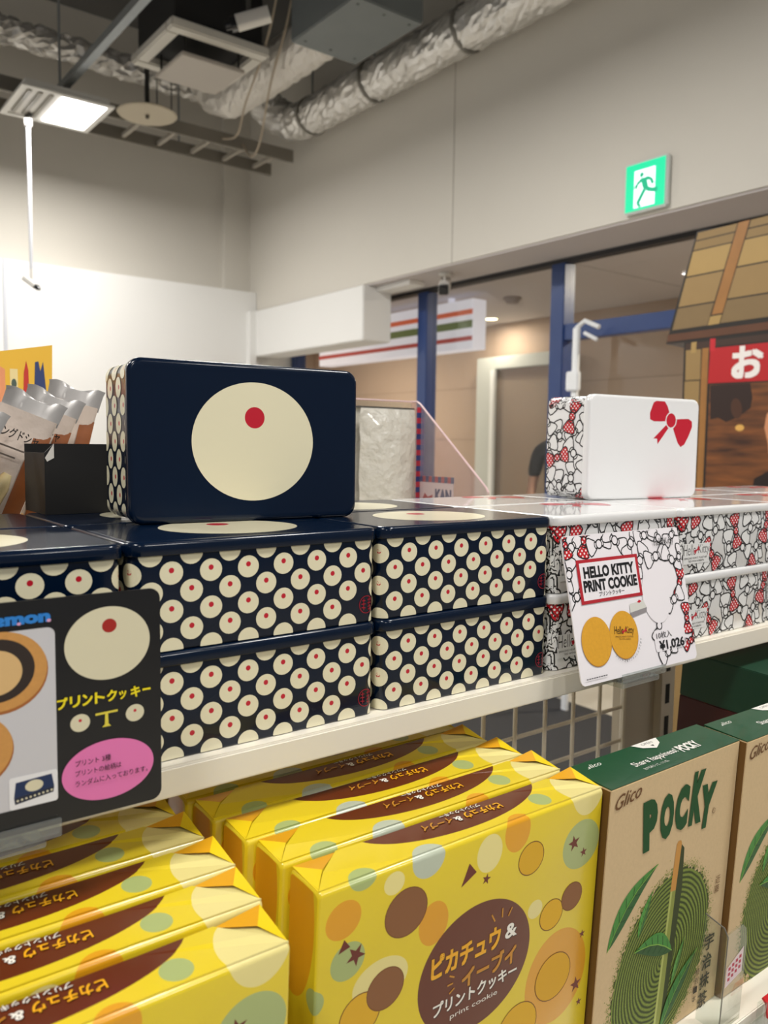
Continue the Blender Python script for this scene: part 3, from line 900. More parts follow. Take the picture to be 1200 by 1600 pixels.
# dark green and red carton behind them, and a brown box
gc = thing('display_carton', 'dark green carton with dark red base standing behind the beige cartons', 'carton', Vector((.505, -.025, 0)) , (TAU, 0, 0))
gz = S0.z + (-.025 - S0.y) * math.tan(TAU)
gc.location.z = gz
MB().box(0, .3, 0, .108, .0005, .205, M('dark_red_board', '#3d0a0c', .5)).build('lower_box', gc, bevel=.001)
MB().box(0, .3, 0, .108, .205, .258, M('dark_green_board', '#0c3a26', .5)).build('upper_box', gc, bevel=.001)
sb = thing('snack_carton', 'small brown carton with white label behind the beige carton at the right edge', 'carton', (.62, -.0745, S0.z + (-.0745 - S0.y) * math.tan(TAU)), (TAU, 0, 0))
MB().box(-.1, .15, 0, .045, .0005, .262, M('brown_carton', '#9a7a40', .6)).build('carton_body', sb, bevel=.001)
MB().box(-.085, .1, -.0006, 0, .20, .25, M('paper_label', '#d8d2c4', .6)).build('label', sb)

# clear divider at the front of the lower shelf and its tags
clear_m = glass_mat('acrylic_clear', '#f5f8f6', .08, milk=.02)
av = thing('acrylic_divider', 'clear acrylic divider standing in front of the two beige cartons', 'divider', S0 + Vector((.284, 0, 0)) + BK * -.0335, (TAU, 0, 0))
MB().prism([(0, 0, .0002), (0, .022, .0002), (0, .022, .100), (0, .004, .096), (0, 0, .090)], (.0016, 0, 0), clear_m).build('upright_plate', av)
MB().prism([(x, 0, z) for x, z in ((.0016, .0002), (.034, .0002), (.034, .075), (.031, .088), (.024, .094), (.0016, .092))], (0, .0016, 0), clear_m).build('front_plate', av)
edge_m = M('acrylic_edge', '#6f6a62', .3)
MB().box(-.0002, .0008, -.0006, 0, .0002, .090, edge_m).build('plate_edge', av)
MB().tube([(.0008, 0, .090), (.0008, .004, .0965), (.0008, .022, .1005)], .0006, edge_m, 6).build('plate_edge', av)
st = Print(); st.poly([(0, 0), (.026, .006), (.026, .030), (0, .018)], flat('#e8d6d8', .5))
for i in range(12):
    x_, z_ = .003 + (i % 4) * .0055, .004 + (i // 4) * .0050
    st.rect(x_, x_ + .0036, z_ + x_ * .35, z_ + x_ * .35 + .0030, flat('#c04a5c', .5))
st.build('price_sticker', av, (.003, 0, .042), off=3e-4)
rt = thing('price_tag', 'red price tag clipped on the lower shelf rail at the right edge', 'price tag', S0 + BK * -.0455, (TAU, 0, 0))
MB().prism([(.334, .0005, .021), (.334, -.003, .018), (.334, -.006, .004), (.334, -.0045, .004), (.334, -.002, .016), (.334, .0015, .019)], (.09, 0, 0), M('tag_red', '#c4141c', .35, coat=.3)).build('tag_face', rt)
MB().box(.327, .334, -.004, .0015, -.004, .018, clear_m).build('clip', rt)

# ------------------------------------------------------------------ price cards
blk = M('card_black', '#0d0d0f', .3, coat=.35, var=.1, vscale=30)
cs = thing('price_card', 'black price card with cream disc and pink oval at the left edge', 'sign', (-.186, -.04, -.003))
CWL, CHL = .185, .1215
MB().prism([(x, 0, z) for x, z in rrect(CWL, CHL, .006, 6, -CWL / 2, CHL / 2)], (0, .0012, 0), blk).build('card', cs); csc = cs.children[0]
a = Print(); X0, Z0 = -.186, -.003
U = lambda x: x - X0
Vv = lambda z: z - Z0
cr_c = flat('#d9d2b4', .4, .2)
a.rect(U(-.36), U(-.2432), Vv(.0105), Vv(.1035), flat('#c9c8cc', .4, .2), .004)
cookie = M('cookie_print', '#c9924e', .5, var=.12, vscale=300)
def ck(cx, cz, r_, dark=True):
    a.ell(U(cx), Vv(cz) - .0012, r_ * 1.02, r_ * .90, flat('#a0602c', .5)); a.ell(U(cx), Vv(cz), r_, r_ * .88, cookie)
    if dark:
        a.ell(U(cx) - .001, Vv(cz) + .0005, r_ * .78, r_ * .70, flat('#2c211c', .5)); a.ell(U(cx) - .002, Vv(cz) - .0005, r_ * .56, r_ * .50, flat('#d7b27a', .5))
ck(-.2705, .0835, .0232); ck(-.2860, .045, .0212, False); ck(-.322, .082, .0232); ck(-.333, .041, .0212, False)
a.rect(U(-.2672), U(-.2432), Vv(.0105), Vv(.0275), flat('#e6e6e8', .4), .0015)
a.poly([(U(-.2650), Vv(.0165)), (U(-.2640), Vv(.0245)), (U(-.2462), Vv(.0255)), (U(-.2450), Vv(.0185))], flat('#1b2f56', .4))
a.poly([(U(-.2650), Vv(.0165)), (U(-.2450), Vv(.0185)), (U(-.2455), Vv(.0155)), (U(-.2645), Vv(.0130))], flat('#20263a', .4))
a.ell(U(-.2550), Vv(.0212), .0045, .0030, cr_c)
for i in range(9): a.ell(U(-.2632 + i * .0021), Vv(.0148 + i * .00025), .0006, .0006, cr_c, n=8)
a.ell(U(-.2155), Vv(.0910), .0232, .0200, cr_c, n=64)
a.ell(U(-.2148), Vv(.1005), .0040, .0038, flat('#a3221a', .4), n=28)
a.ell(U(-.2311), Vv(.0497), .0052, .0048, cr_c); a.ell(U(-.2311), Vv(.0510), .0009, .0009, red_i, n=10)
a.ell(U(-.2012), Vv(.0497), .0052, .0048, cr_c); a.ell(U(-.2012), Vv(.0510), .0009, .0009, red_i, n=10)
ye = flat('#e0d04a', .4)
a.poly([(U(-.2230), Vv(.0520)), (U(-.2230), Vv(.0532)), (U(-.2109), Vv(.0535)), (U(-.2109), Vv(.0523))], ye)
a.poly([(U(-.2178), Vv(.0525)), (U(-.2162), Vv(.0525)), (U(-.2160), Vv(.0465)), (U(-.2145), Vv(.0450)), (U(-.2195), Vv(.0450)), (U(-.2180), Vv(.0465))], ye)
a.ell(U(-.2160), Vv(.0210), .0252, .0165, flat('#e477b4', .4, .2), n=64)
a.build('card_print', csc, off=1e-4)
b = Print()
bl = flat('#2a7fd0', .4)
b.text('Doraemon', U(-.2990), Vv(.1065), .0536, .0066, bl, bold=.06)
b.ell(U(-.2608), Vv(.1070), .0010, .0008, flat('#d9a0c0', .4), n=12); b.ell(U(-.2462), Vv(.1072), .0011, .0009, flat('#d9a0c0', .4), n=12)
yy = flat('#f1de1e', .4)
for i, (ch, sc) in enumerate(zip('プリントクッキー', (1, 1, 1, 1, 1, .75, 1, .9))):
    hh = .0058 * sc if ch != 'ー' else .0012
    b.text(ch, U(-.2428 + i * .00655), Vv(.0590) + (0 if ch != 'ー' else .0026), .0050 * sc, hh, yy, bold=.03)
tk = flat('#1c0f18', .5)
b.text('プリント 3種', U(-.2342), Vv(.0262), .0190, .0033, tk, bold=.004)
b.text('プリントの絵柄は', U(-.2343), Vv(.0208), .0248, .0033, tk, bold=.004)
b.text('ランダムに入っております。', U(-.2344), Vv(.0152), .0398, .0033, tk, bold=.004)
b.build('lettering', csc, off=7e-4)
hd = thing('card_holder', 'clear plastic clip holder under the black price card', 'card holder', (-.27, -.04, -.003))
clr = glass_mat('holder_clear', '#eef2f1', .12, milk=.07, milkcol='#d8dad8')
MB().box(-.10, .028, -.0022, -.0006, -.006, .004, clr).build('front_leaf', hd, bevel=.0004)
MB().box(-.10, .028, .0016, .0034, -.006, .010, clr).build('back_leaf', hd, bevel=.0004)
MB().box(-.10, .020, -.0022, .031, -.0100, -.0065, clr).build('arm', hd, bevel=.0006)

# white card leaning on the white tins
tilt = math.atan2(.03, .131)
CW, CH = .1735, .1295
wc = thing('price_card', 'white price card with two cookies leaning on the white tins', 'sign', (.1895, -.0355, -.004), (-tilt, 0, 0))
MB().prism([(x, 0, z) for x, z in rrect(CW, CH, .005, 6, CW / 2, CH / 2)], (0, .001, 0), M('card_white', '#efeaee', .3, coat=.4)).build('card', wc); wcc = wc.children[0]
a = Print(); a.STEP = 2.5e-6
U = lambda x: x - .1895
r2 = random.Random(12)
cardw = flat('#efeaee', .3, .4)
def bow_in(x, y, s, rot, fill):
    p2 = Print(); draw_bow(p2, x, y, s, rot, fill, .0009, 2)
    for vs, fs, mt, lv in p2.items:
        a.tris([(min(max(u, .0008), CW - .0008), min(max(v, .0008), CH - .0008)) for u, v in vs], fs, mt)
for (x, y, s, rot, fl) in ((.012, .119, .016, .5, cardw), (.030, .124, .015, 1.3, DOT), (.050, .120, .016, .2, cardw), (.073, .122, .0165, -.5, cardw), (.096, .118, .016, .9, cardw), (.118, .124, .015, .1, cardw), (.140, .120, .016, -.8, cardw), (.162, .122, .014, .5, cardw),
                           (.004, .096, .015, 1.2, cardw), (.010, .076, .015, .3, cardw), (.106, .101, .0165, 1.0, cardw), (.131, .103, .017, .2, cardw), (.156, .098, .016, -.6, cardw), (.163, .075, .015, 1.2, DOT), (.150, .060, .016, .4, cardw), (.166, .040, .014, 1.5, DOT), (.167, .018, .013, .3, DOT), (.120, .038, .015, 1.1, cardw), (.128, .012, .014, .4, cardw), (.004, .122, .012, 1.8, DOT), (.168, .100, .012, 1.2, cardw)):
    bow_in(x, y, s, rot, fl)
a.poly(ell(.122, .066, .021, .026, .1), cardw)                 # plain white area
a.rect(U(.2990), U(.3480), .0140, .0340, cardw, .003)
rf = flat('#b3202c', .35, .3)
a.rect(U(.2040), U(.2915), .0685, .1075, rf); a.rect(U(.2078), U(.2877), .0715, .1045, cardw)
gold = M('cookie_gold', '#d99f2c', .5, var=.10, vscale=400)
for (cx, cy) in ((.2168, .0355), (.2556, .0365)):
    a.ell(U(cx), cy - .0004, .0203, .0217, flat('#b57a22', .5)); a.ell(U(cx), cy, .0200, .0213, gold)
a.poly([(U(.2690), .0545), (U(.2700), .0625), (U(.2905), .0640), (U(.2945), .0570)], flat('#d4d3cc', .4)); a.poly([(U(.2690), .0545), (U(.2945), .0570), (U(.2935), .0530), (U(.2705), .0500)], flat('#8f8a8c', .4))
a.poly([(U(.281), .0630), (U(.2845), .0650), (U(.288), .0635), (U(.2845), .0620)], red_i)
a.build('card_print', wcc, off=1e-4)
b = Print()
b.text('HELLO KITTY', U(.2120), .0905, .0720, .0105, black_i, bold=.045)
b.text('PRINT COOKIE', U(.2098), .0785, .0760, .0105, black_i, bold=.045)
b.text('プリントクッキー', U(.2290), .0735, .0360, .0042, black_i, bold=.005)
b.text('Hello', U(.2420), .0385, .0130, .0070, flat('#3c2a12', .5), rot=-.12); b.text('Kitty', U(.2575), .0355, .0120, .0080, flat('#3c2a12', .5), rot=-.12)
for c, pts in bow_shapes(U(.2562), .0395, .0030, .3): b.poly(pts, red_i)
b.text('BRINGING HEARTS TOGETHER', U(.2425), .0355, .0255, .0013, flat('#5c4418', .5), rot=-.12)
b.text('TIED WITH A RIBBON', U(.2470), .0328, .0165, .0013, flat('#5c4418', .5), rot=-.12)
b.text('10枚入', U(.3020), .0260, .0240, .0062, black_i)
b.text('¥1,026', U(.3045), .0135, .0400, .0105, black_i, bold=.03); b.text('税込', U(.3452), .0170, .0040, .0050, black_i)
arc = 'プリント2種ランダムに入ってます'
for i, ch in enumerate(arc):
    t = R(-135 + i * 115 / (len(arc) - 1)); rr = .0245
    b.text(ch, U(.2556) + rr * math.cos(t), .0365 + rr * math.sin(t), .0020, .0022, black_i, rot=t + math.pi / 2)
for i in range(9): b.rect(.006 + i * .0032, .0085 + i * .0032, .0048, .0057, flat('#5a565c', .5))
b.text('Hello', .1300, .1130, .0145, .0072, black_i); b.text('Kitty', .1475, .1120, .0140, .0080, black_i)
b.build('lettering', wcc, off=8.5e-4)
hd2 = thing('card_holder', 'clear plastic clip holder under the white price card', 'card holder', (.262, -.0355, -.004))
MB().box(-.02, .045, -.003, -.0015, -.005, .003, clr).build('front_leaf', hd2, bevel=.0004)
MB().box(-.02, .045, .0030, .0045, -.005, .006, clr).build('back_leaf', hd2, bevel=.0004)
MB().box(-.02, .035, -.003, .026, -.0100, -.0055, clr).build('arm', hd2, bevel=.0006)

# ------------------------------------------------------------------ behind the tins, left: black box, snack bags, yellow sign
bkm = M('black_board', '#131212', .55)
bb = thing('card_box', 'small open black card box behind the upright navy tin', 'box', (-.178, .215, ZT))
MB().prism([(0, 0, 0), (.062, 0, 0), (.062, 0, .0575), (.0075, 0, .0575), (0, 0, .050)], (0, .0012, 0), bkm).build('front_panel', bb)
MB().box(0, .0012, .0012, .06, 0, .050, bkm).build('side_panel', bb); MB().box(.0608, .062, .0012, .06, 0, .057, bkm).build('side_panel', bb)
MB().box(0, .062, .06, .0612, 0, .057, bkm).build('back_panel', bb); MB().box(.0012, .0608, .0012, .06, 0, .0012, bkm).build('base', bb)
MB().prism([(.0004, -.0004, .046), (.0074, -.0004, .0575), (.0074, -.0004, .046), (.002, -.0004, .043)], (0, .0003, 0), M('paper_white', '#d9d5ce', .6)).build('torn_corner', bb)
foil_in = M('bag_inside', '#a9a6a4', .35, metal=.3)
bag_w = M('bag_film', '#cfc0b4', .3, coat=.5, bump=.25, bscale=30)
bag_c = glass_mat('bag_clear', '#f3efe8', .15, milk=.25, milkcol='#d5cfc8')
bisc = M('bag_biscuit', '#d8a860', .4, var=.25, vscale=60)
bis2 = M('bag_biscuit_pale', '#e6d3a0', .4, var=.15, vscale=60)
brwn = M('bag_side_brown', '#8a4f28', .4, var=.25, vscale=14, stretch=(1, 1, 9))
def snack_bag(label, loc, rot, w=.10, h=.235, txt='', shift=0.0):
    t = thing('snack_bag', label, 'bag', loc, rot, 'snack bags behind the tins')
    # pillow-shaped pouch: sections along the height
    secs = []
    n = 20
    for k in range(13):
        q = k / 12; z = h * .90 * q
        fat = .013 * math.sin(math.pi * min(1, q * 1.06) ** .8) ** .6 if 0 < q < .97 else .003
        fat = max(fat, .003)
        wob = .0012 * math.sin(q * 9 + w * 50)
        secs.append([(w / 2 * math.copysign(abs(math.cos(a)) ** .45, math.cos(a)) * (1 - .06 * math.sin(math.pi * q)) + wob, fat * math.copysign(abs(math.sin(a)) ** .9, math.sin(a)), z) for a in [2 * math.pi * i / n for i in range(n)]])
    MB().loft(secs, bag_w).build('pouch', t, True)
    # crimped top fin, spread open and bent
    fin = []
    for i in range(9):
        x = -w / 2 + w * i / 8; zz = h * .90; b_ = .012 * math.sin(math.pi * i / 8) - .004
        fin.append(((x, .001 * (-1) ** i, zz - .004), (x * 1.04, b_ * .5, zz + h * .05), (x * 1.08, b_, zz + h * (.060 + .010 * math.sin(i * 1.1)))))
    v = [p for c in fin for p in c]; f = []
    for i in range(8):
        for j in range(2): f.append((i * 3 + j, (i + 1) * 3 + j, (i + 1) * 3 + j + 1, i * 3 + j + 1))
    v2 = v + [(x, y + .0012, z) for x, y, z in v]; m_ = len(v)
    f2 = f + [tuple(m_ + i for i in q[::-1]) for q in f]
    MB().add(v2, f2, foil_in).build('crimped_top', t, True)
    # brown side strip and biscuits showing through the film
    strip = []
    for k in range(11):
        q = .10 + .84 * k / 10; fat = .013 * math.sin(math.pi * min(1, q * 1.06) ** .8) ** .6
        strip.append((0, fat, h * .9 * q))
    mb = MB(); v = []; f = []
    for (x, y, z) in strip: v += [(w * .20, -y - .0008, z), (w * .36, -y * .89 - .0009, z), (w * .475, -y * .50 - .001, z)]
    for k in range(10):
        for j in range(2): f.append((k * 3 + j, k * 3 + j + 1, (k + 1) * 3 + j + 1, (k + 1) * 3 + j))
    mb.add(v, f, brwn); mb.build('side_strip', t, True)
    for k, (bx_, bz, br_, mt) in enumerate(((-.014, .158, .0070, bisc), (-.001, .150, .0078, bis2), (-.012, .118, .0070, bis2), (.004, .110, .0078, bisc))):
        MB().tube([(bx_ - .003, -.0085, bz - .022), (bx_ - .001, -.0105, bz - .008), (bx_ + .001, -.0105, bz + .010), (bx_ + .003, -.0085, bz + .022)], [br_ * .55, br_, br_, br_ * .5], mt, 12).build('biscuit', t, True)
    if txt:
        p = Print()
        p.text(txt, -w * .44, h * .795, w * .74, .0095, flat('#27201c', .5), bold=.01, rot=.0)
        p.rect(-w * .36, w * .15, h * .762, h * .768, flat('#6d625a', .5)); p.rect(-w * .36, w * .05, h * .732, h * .738, flat('#6d625a', .5))
        p.build('lettering', t, (0, -.0132, 0), off=6e-4)
    return t
for (tx, tz, ty, L_, ang, w_, txt_, lab) in (
        (-.153, .247, .325, .255, 22, .050, 'ラングドシャ', 'tilted cream snack bag with dark lettering left of the black card box'),
        (-.127, .250, .356, .258, 20, .050, 'ラングドシャ', 'cream snack bag partly behind the black card box, lettering half hidden'),
        (-.098, .258, .388, .264, 14, .050, '', 'cream snack bag just left of the upright navy tin, top open'),
        (-.206, .240, .300, .248, 24, .048, '', 'snack bag left of the lettered cream bag, biscuits showing'),
        (-.196, .246, .360, .256, 22, .050, '', 'rear snack bag at the left edge below the yellow sign')):
    a_ = R(ang)
    snack_bag(lab, (tx - L_ * math.sin(a_), ty, w_ * .5 * math.sin(a_) + .001), (0, a_, R(-14)), w_, L_, txt_)

ys = thing('shop_sign', 'yellow sign board with orange, red and blue print behind the snack bags', 'sign', (-.2, .62, 0), (0, 0, R(-2)))
ym = M('sign_yellow', '#e6b63c', .5)
MB().prism([(-.02, 0, .225), (.140, 0, .225), (.142, 0, .3185), (-.02, 0, .287)], (0, .003, 0), ym).build('board', ys)
MB().box(.05, .062, .003, .008, .0, .26, M('stand_grey', '#b4b0a8', .5)).build('stand_post', ys); MB().box(.02, .09, -.02, .04, 0, .004, M('stand_grey')).build('stand_foot', ys)
p = Print()
p.poly([(-.018, .24), (.086, .24), (.086, .285), (.068, .295), (-.018, .278)], flat('#e2966a', .5)); p.poly([(-.018, .24), (.080, .24), (.078, .272), (-.018, .266)], flat('#d66a4a', .5))
p.rect(.0915, .1005, .236, .286, flat('#e7d49a', .5)); p.ell(.096, .252, .003, .006, flat('#4b5a50', .5)); p.ell(.096, .268, .003, .006, flat('#4b5a50', .5))
p.poly([(.106, .236), (.1135, .236), (.1130, .285), (.1105, .297), (.1075, .282)], flat('#c0362e', .5))
p.poly([(.119, .250), (.121, .296), (.1250, .297), (.1270, .285), (.1305, .297), (.1335, .262), (.1330, .240), (.1215, .238)], flat('#33406e', .5)); p.ell(.126, .244, .005, .004, flat('#d8b03c', .5))
p.build('sign_print', ys, off=2e-4)

# ------------------------------------------------------------------ acrylic bin behind the tins, centre
ab = thing('acrylic_bin', 'clear acrylic bin with frosted back and red blue checked edge', 'display bin', (.395, .42, 0))
fro = M('frosted_bag', '#c3bfb4', .35, coat=.4, bump=.9, bscale=45, var=.12, vscale=20)
MB().box(0, .125, .185, .188, .02, .2685, clear_m).build('back_plate', ab)
mbx = MB()
nx, nz = 10, 14
v = []; f = []
for j in range(nz + 1):
    for i in range(nx + 1):
        v.append((.004 + .112 * i / nx, .165 - .02 * math.sin(math.pi * i / nx) * math.sin(math.pi * j / nz) ** .4 + rnd.uniform(-.002, .002), .0215 + .235 * j / nz))
for j in range(nz):
    for i in range(nx):
        a0 = j * (nx + 1) + i; f.append((a0, a0 + 1, a0 + nx + 2, a0 + nx + 1))
mbx.add(v, f, fro); nb = len(v)
mbx.add([(x, .183, z) for x, y, z in v], [q[::-1] for q in f], fro)
mbx.build('frosted_pack', ab, True)
MB().box(0, .125, .178, .186, .257, .260, M('pack_edge', '#4a4844', .5)).build('pack_rim', ab)
prof = [(.1255, .188, .02), (.1255, 0, .02), (.1255, 0, .128), (.1255, .006, .136), (.1255, .165, .266), (.1255, .172, .2705), (.1255, .188, .2705)]
MB().prism(prof, (.003, 0, 0), glass_mat('acrylic_pink', '#f7eeee', .10, milk=.10, milkcol='#e6d6d6')).build('side_plate', ab)
em = M('acrylic_pink_edge', '#e6c9cb', .25, coat=.5)
MB().tube([(.127, 0, .128), (.127, .006, .136), (.127, .165, .2665), (.127, .174, .271), (.127, .188, .271), ], .0016, em, 6).build('plate_edge', ab, True)
MB().tube([(0, .187, .271), (.127, .187, .271)], .0014, em, 6).build('plate_edge', ab, True)
MB().box(0, .125, 0, .003, .02, .06, clear_m).build('front_plate', ab); MB().box(0, .128, 0, .188, .0, .02, clear_m).build('base_plate', ab)
rb, bb2 = flat('#a82436', .4), flat('#24346e', .4)
p = Print()
for i in range(20): p.rect(0, .009, i * .0088, (i + 1) * .0088, rb if i % 2 else bb2)
p.build('checked_edge', ab, (.1175, .1635, .085), off=1e-3)
p = Print()
p.rect(0, .085, 0, .05, flat('#e4dde0', .5))
for i in range(11): p.rect(i * .0078, (i + 1) * .0078, .040, .050, rb if i % 2 else bb2)
p.poly([(.008, .012), (.014, .022), (.022, .016), (.034, .020), (.034, .008), (.010, .006)], flat('#b02a34', .5))
p.text('KAN', .040, .008, .040, .022, flat('#27356e', .5), bold=.06)
p.build('card_print', ab, (.129, .165, .098), (0, -1, 0), (0, 0, 1), (-1, 0, 0), off=1.1e-3)

# ------------------------------------------------------------------ stall board on the right
sx = 2.3
bd = thing('stall_board', 'printed board shaped as a thatched food stall with red banner', 'display board', (sx, 1.33, FLOOR_Z))
# board coordinates: w to the right (towards -Y), z up from the floor
def BP(w, z): return (0, -w, z - FLOOR_Z)
out = [(.106, .957), (.95, .93), (.95, -1.2), (.09, -1.2), (.075, .555), (.0, .575), (.008, .605)]
MB().prism([BP(*q) for q in out], (.012, 0, 0), M('board_edge', '#4a4038', .6)).build('board', bd); bdc = bd.children[0]
ink = flat('#1d1712', .6)
straw = [M('print_straw_%d' % i, c, .55, var=.06, vscale=18) for i, c in enumerate(('#a88a52', '#94784a', '#7d6642', '#8a6f42'))]
wood = M('print_wood', '#9a6a34', .5, var=.2, vscale=20); dwood = M('print_dark_wood', '#5a3620', .5, var=.15, vscale=10)
p = Print(); p.STEP = 6e-5
p.poly(out[:1] + [(.95, .93), (.95, .58)] + [(.0, .575), (.008, .605)], ink)
L = lambda z: .014 + (z - .60) / (.957 - .60) * .094
rows = [(.950, .925), (.921, .892), (.888, .805), (.800, .702), (.697, .622)]
def pole_x(z): return .165 + (z - .62) / .33 * .095
for i, (zt, zb) in enumerate(rows):
    m_ = straw[(3, 3, 0, 1, 2)[i]]
    p.poly([(L(zt) + .004, zt), (pole_x(zt) - .004, zt + .004), (pole_x(zb) - .004, zb + .004), (L(zb) + .004, zb)], m_)
    p.poly([(pole_x(zt) + .044, zt + .006), (.95, zt + .02), (.95, zb + .02), (pole_x(zb) + .044, zb + .006)], m_)
p.poly([(pole_x(.95), .955), (pole_x(.95) + .040, .957), (pole_x(.66) + .040, .662), (pole_x(.66), .66)], wood)
p.poly([(pole_x(.655) - .003, .655), (pole_x(.655) + .040, .657), (pole_x(.625) + .040, .627), (pole_x(.625) - .003, .625)], straw[0])
p.poly([(.006, .608), (.95, .625), (.95, .60), (.004, .582)], dwood)
p.poly([(.075, .574), (.95, .592), (.95, -1.19), (.092, -1.19)], ink)
p.poly([(.080, .570), (.95, .588), (.95, .565), (.080, .548)], M('print_shade_wood', '#3c281e', .6))
for zt, zb in ((.546, .440), (.436, .30), (.296, .05), (.046, -.4), (-.404, -1.18)):
    p.poly([(.083, zt), (.142, zt), (.144, zb), (.085, zb)], straw[1])
p.poly([(.147, .548), (.172, .548), (.176, -1.18), (.150, -1.18)], wood)
p.poly([(.104, .572), (.124, .573), (.123, .535), (.103, .534)], straw[0])
p.poly([(.178, .545), (.95, .556), (.95, .42), (.175, .425)], flat('#b3151c', .5))
p.poly([(.176, .578), (.196, .578), (.196, .535), (.176, .535)], flat('#c01f2a', .5))
def photo_wood():
    m = bpy.data.materials.new('photo_of_table'); m.use_nodes = True
    nt = m.node_tree; b = nt.nodes['Principled BSDF']
    uv = nt.nodes.new('ShaderNodeUVMap'); mp = nt.nodes.new('ShaderNodeMapping'); mp.inputs['Scale'].default_value = (2.2, 14, 1)
    n = nt.nodes.new('ShaderNodeTexNoise'); n.inputs['Scale'].default_value = 2.4; n.inputs['Detail'].default_value = 5
    cr = nt.nodes.new('ShaderNodeValToRGB'); cr.color_ramp.elements[0].position = .3; cr.color_ramp.elements[1].position = .72
    cr.color_ramp.elements[0].color = lin('#3a2012'); cr.color_ramp.elements[1].color = lin('#8a5226')
    nt.links.new(uv.outputs[0], mp.inputs[0]); nt.links.new(mp.outputs[0], n.inputs['Vector']); nt.links.new(n.outputs[0], cr.inputs[0]); nt.links.new(cr.outputs[0], b.inputs['Base Color'])
    b.inputs['Roughness'].default_value = .5
    return m
p.rect(.182, .95, -1.18, .42, photo_wood())
p.poly([(.184, .418), (.33, .418), (.34, .37), (.335, .335), (.29, .305), (.25, .29), (.22, .305), (.19, .30)], flat('#2a1710', .5))
p.ell(.285, .335, .02, .035, flat('#4a2e20', .4), .2); p.ell(.300, .27, .016, .011, flat('#d9a858', .4))
p.poly([(.40, .22), (.386, .27), (.392, .315), (.42, .335), (.5, .345), (.5, .15), (.43, .155), (.405, .185)], flat('#c98a62', .5))
p.poly([(.40, .232), (.44, .245), (.5, .25), (.5, .235), (.44, .225), (.41, .215)], flat('#7a4630', .5))
p.poly([(.36, .10), (.43, .14), (.5, .15), (.95, .12), (.95, -.06), (.34, -.06)], flat('#1e100a', .5))
p.build('board_print', bdc, (0, 0, -FLOOR_Z), (0, -1, 0), (0, 0, 1), (-1, 0, 0), off=4e-4)
p = Print(); p.text('お', .265, .4395, .102, .100, flat('#ece6e2', .5), bold=.035)
p.build('lettering', bdc, (0, 0, -FLOOR_Z), (0, -1, 0), (0, 0, 1), (-1, 0, 0), off=3e-3)

# ------------------------------------------------------------------ exit sign
ex = thing('exit_sign', 'green and white lit emergency exit sign with running figure', 'exit sign', (XW - .03, 1.777, 1.33))
MB().box(0, .03, -.108, .108, -.108, .108, M('sign_housing', '#dfe3df', .4)).build('housing', ex, bevel=.006)
gl_ = M('exit_green', '#10b884', .4, emit=.9); wl_ = M('exit_white', '#e9fbf6', .4, emit=1.0); gl2 = M('exit_figure', '#0f9a72', .4, emit=.7)
p = Print()
p.rect(-.1, .1, -.1, .1, gl_, .004)
p.poly([(-.055, -.088), (-.055, .070), (.050, .070), (.050, -.088)], wl_)
p.ell(-.018, .048, .011, .011, gl2, n=20)
limb = lambda pts, w: p.line(pts, w * 1.35, gl2)
p.poly([(-.022, .034), (.006, .034), (.020, -.016), (-.004, -.024), (-.016, .004)], gl2)
limb([(-.018, .028), (-.040, .012), (-.048, -.006)], .011); limb([(.002, .030), (.030, .022), (.040, -.002)], .011)
limb([(.010, -.016), (.032, -.026), (.062, -.030)], .014); limb([(-.002, -.018), (-.020, -.046), (-.036, -.072)], .014); limb([(-.036, -.070), (-.020, -.086)], .010)
p.build('lit_panel', ex, (0, 0, 0), (0, -1, 0), (0, 0, 1), (-1, 0, 0), off=4e-4)

# ------------------------------------------------------------------ ceiling equipment
galv = M('galvanised', '#8f9496', .4, metal=.6, var=.12, vscale=12)
foil = M('foil_wrap', '#dedbd6', .24, metal=.55, bump=.8, bscale=22, detail=6)
foil_w = M('foil_pale', '#d9d4cc', .45, metal=.25, bump=.5, bscale=12)
duct_d = M('duct_grey', '#7d8283', .55, metal=.3, var=.1, vscale=6)
band_m = M('duct_band', '#7a7770', .5, metal=.4)
def duct(name, label, pts, r_, mat, bands=(), jitter=.006, n=24):
    t = thing(name, label, 'duct', pts[0])
    P = [Vector(q) - Vector(pts[0]) for q in pts]
    fine = []
    for a, b in zip(P[:-1], P[1:]):
        k = max(1, int((b - a).length / .035))
        fine += [a + (b - a) * i / k for i in range(k)]
    fine.append(P[-1])
    rr = [r_ + rnd.uniform(-jitter, jitter) * .4 for _ in fine]
    mb = MB().tube(fine, rr, mat, n + 8)
    mb.v = [(x + rnd.uniform(-jitter, jitter), y + rnd.uniform(-jitter, jitter), z + rnd.uniform(-jitter, jitter)) for x, y, z in mb.v]
    mb.build('insulated_pipe', t, False)
    for q in bands:
        q = Vector(q) - Vector(pts[0])
        MB().tube([q - Vector((0, .012, 0)), q + Vector((0, .012, 0))], r_ + .008, band_m, n).build('strap', t, True)
        MB().tube([q + Vector((0, 0, r_)), q + Vector((0, 0, CEIL_Z - pts[0][2] - 0 if False else .6))], .006, galv, 6).build('hanger', t)
    return t
def dz(l): return l
duct('foil_duct', 'silver foil wrapped duct running along the right wall', [(2.60, 1.2, 2.29), (2.60, 4.30, 2.30), (2.58, 4.44, 2.32), (2.50, 4.54, 2.38), (2.40, 4.58, 2.48), (2.34, 4.58, 2.7)], .112, foil, [(2.60, 2.75, 2.295), (2.60, 3.55, 2.30), (2.60, 4.22, 2.30)])
duct('foil_duct', 'pale foil duct between the ceiling air unit and the wall duct', [(2.10, 3.28, 2.33), (2.10, 4.35, 2.33), (2.06, 4.5, 2.38), (2.0, 4.55, 2.5)], .118, foil_w)
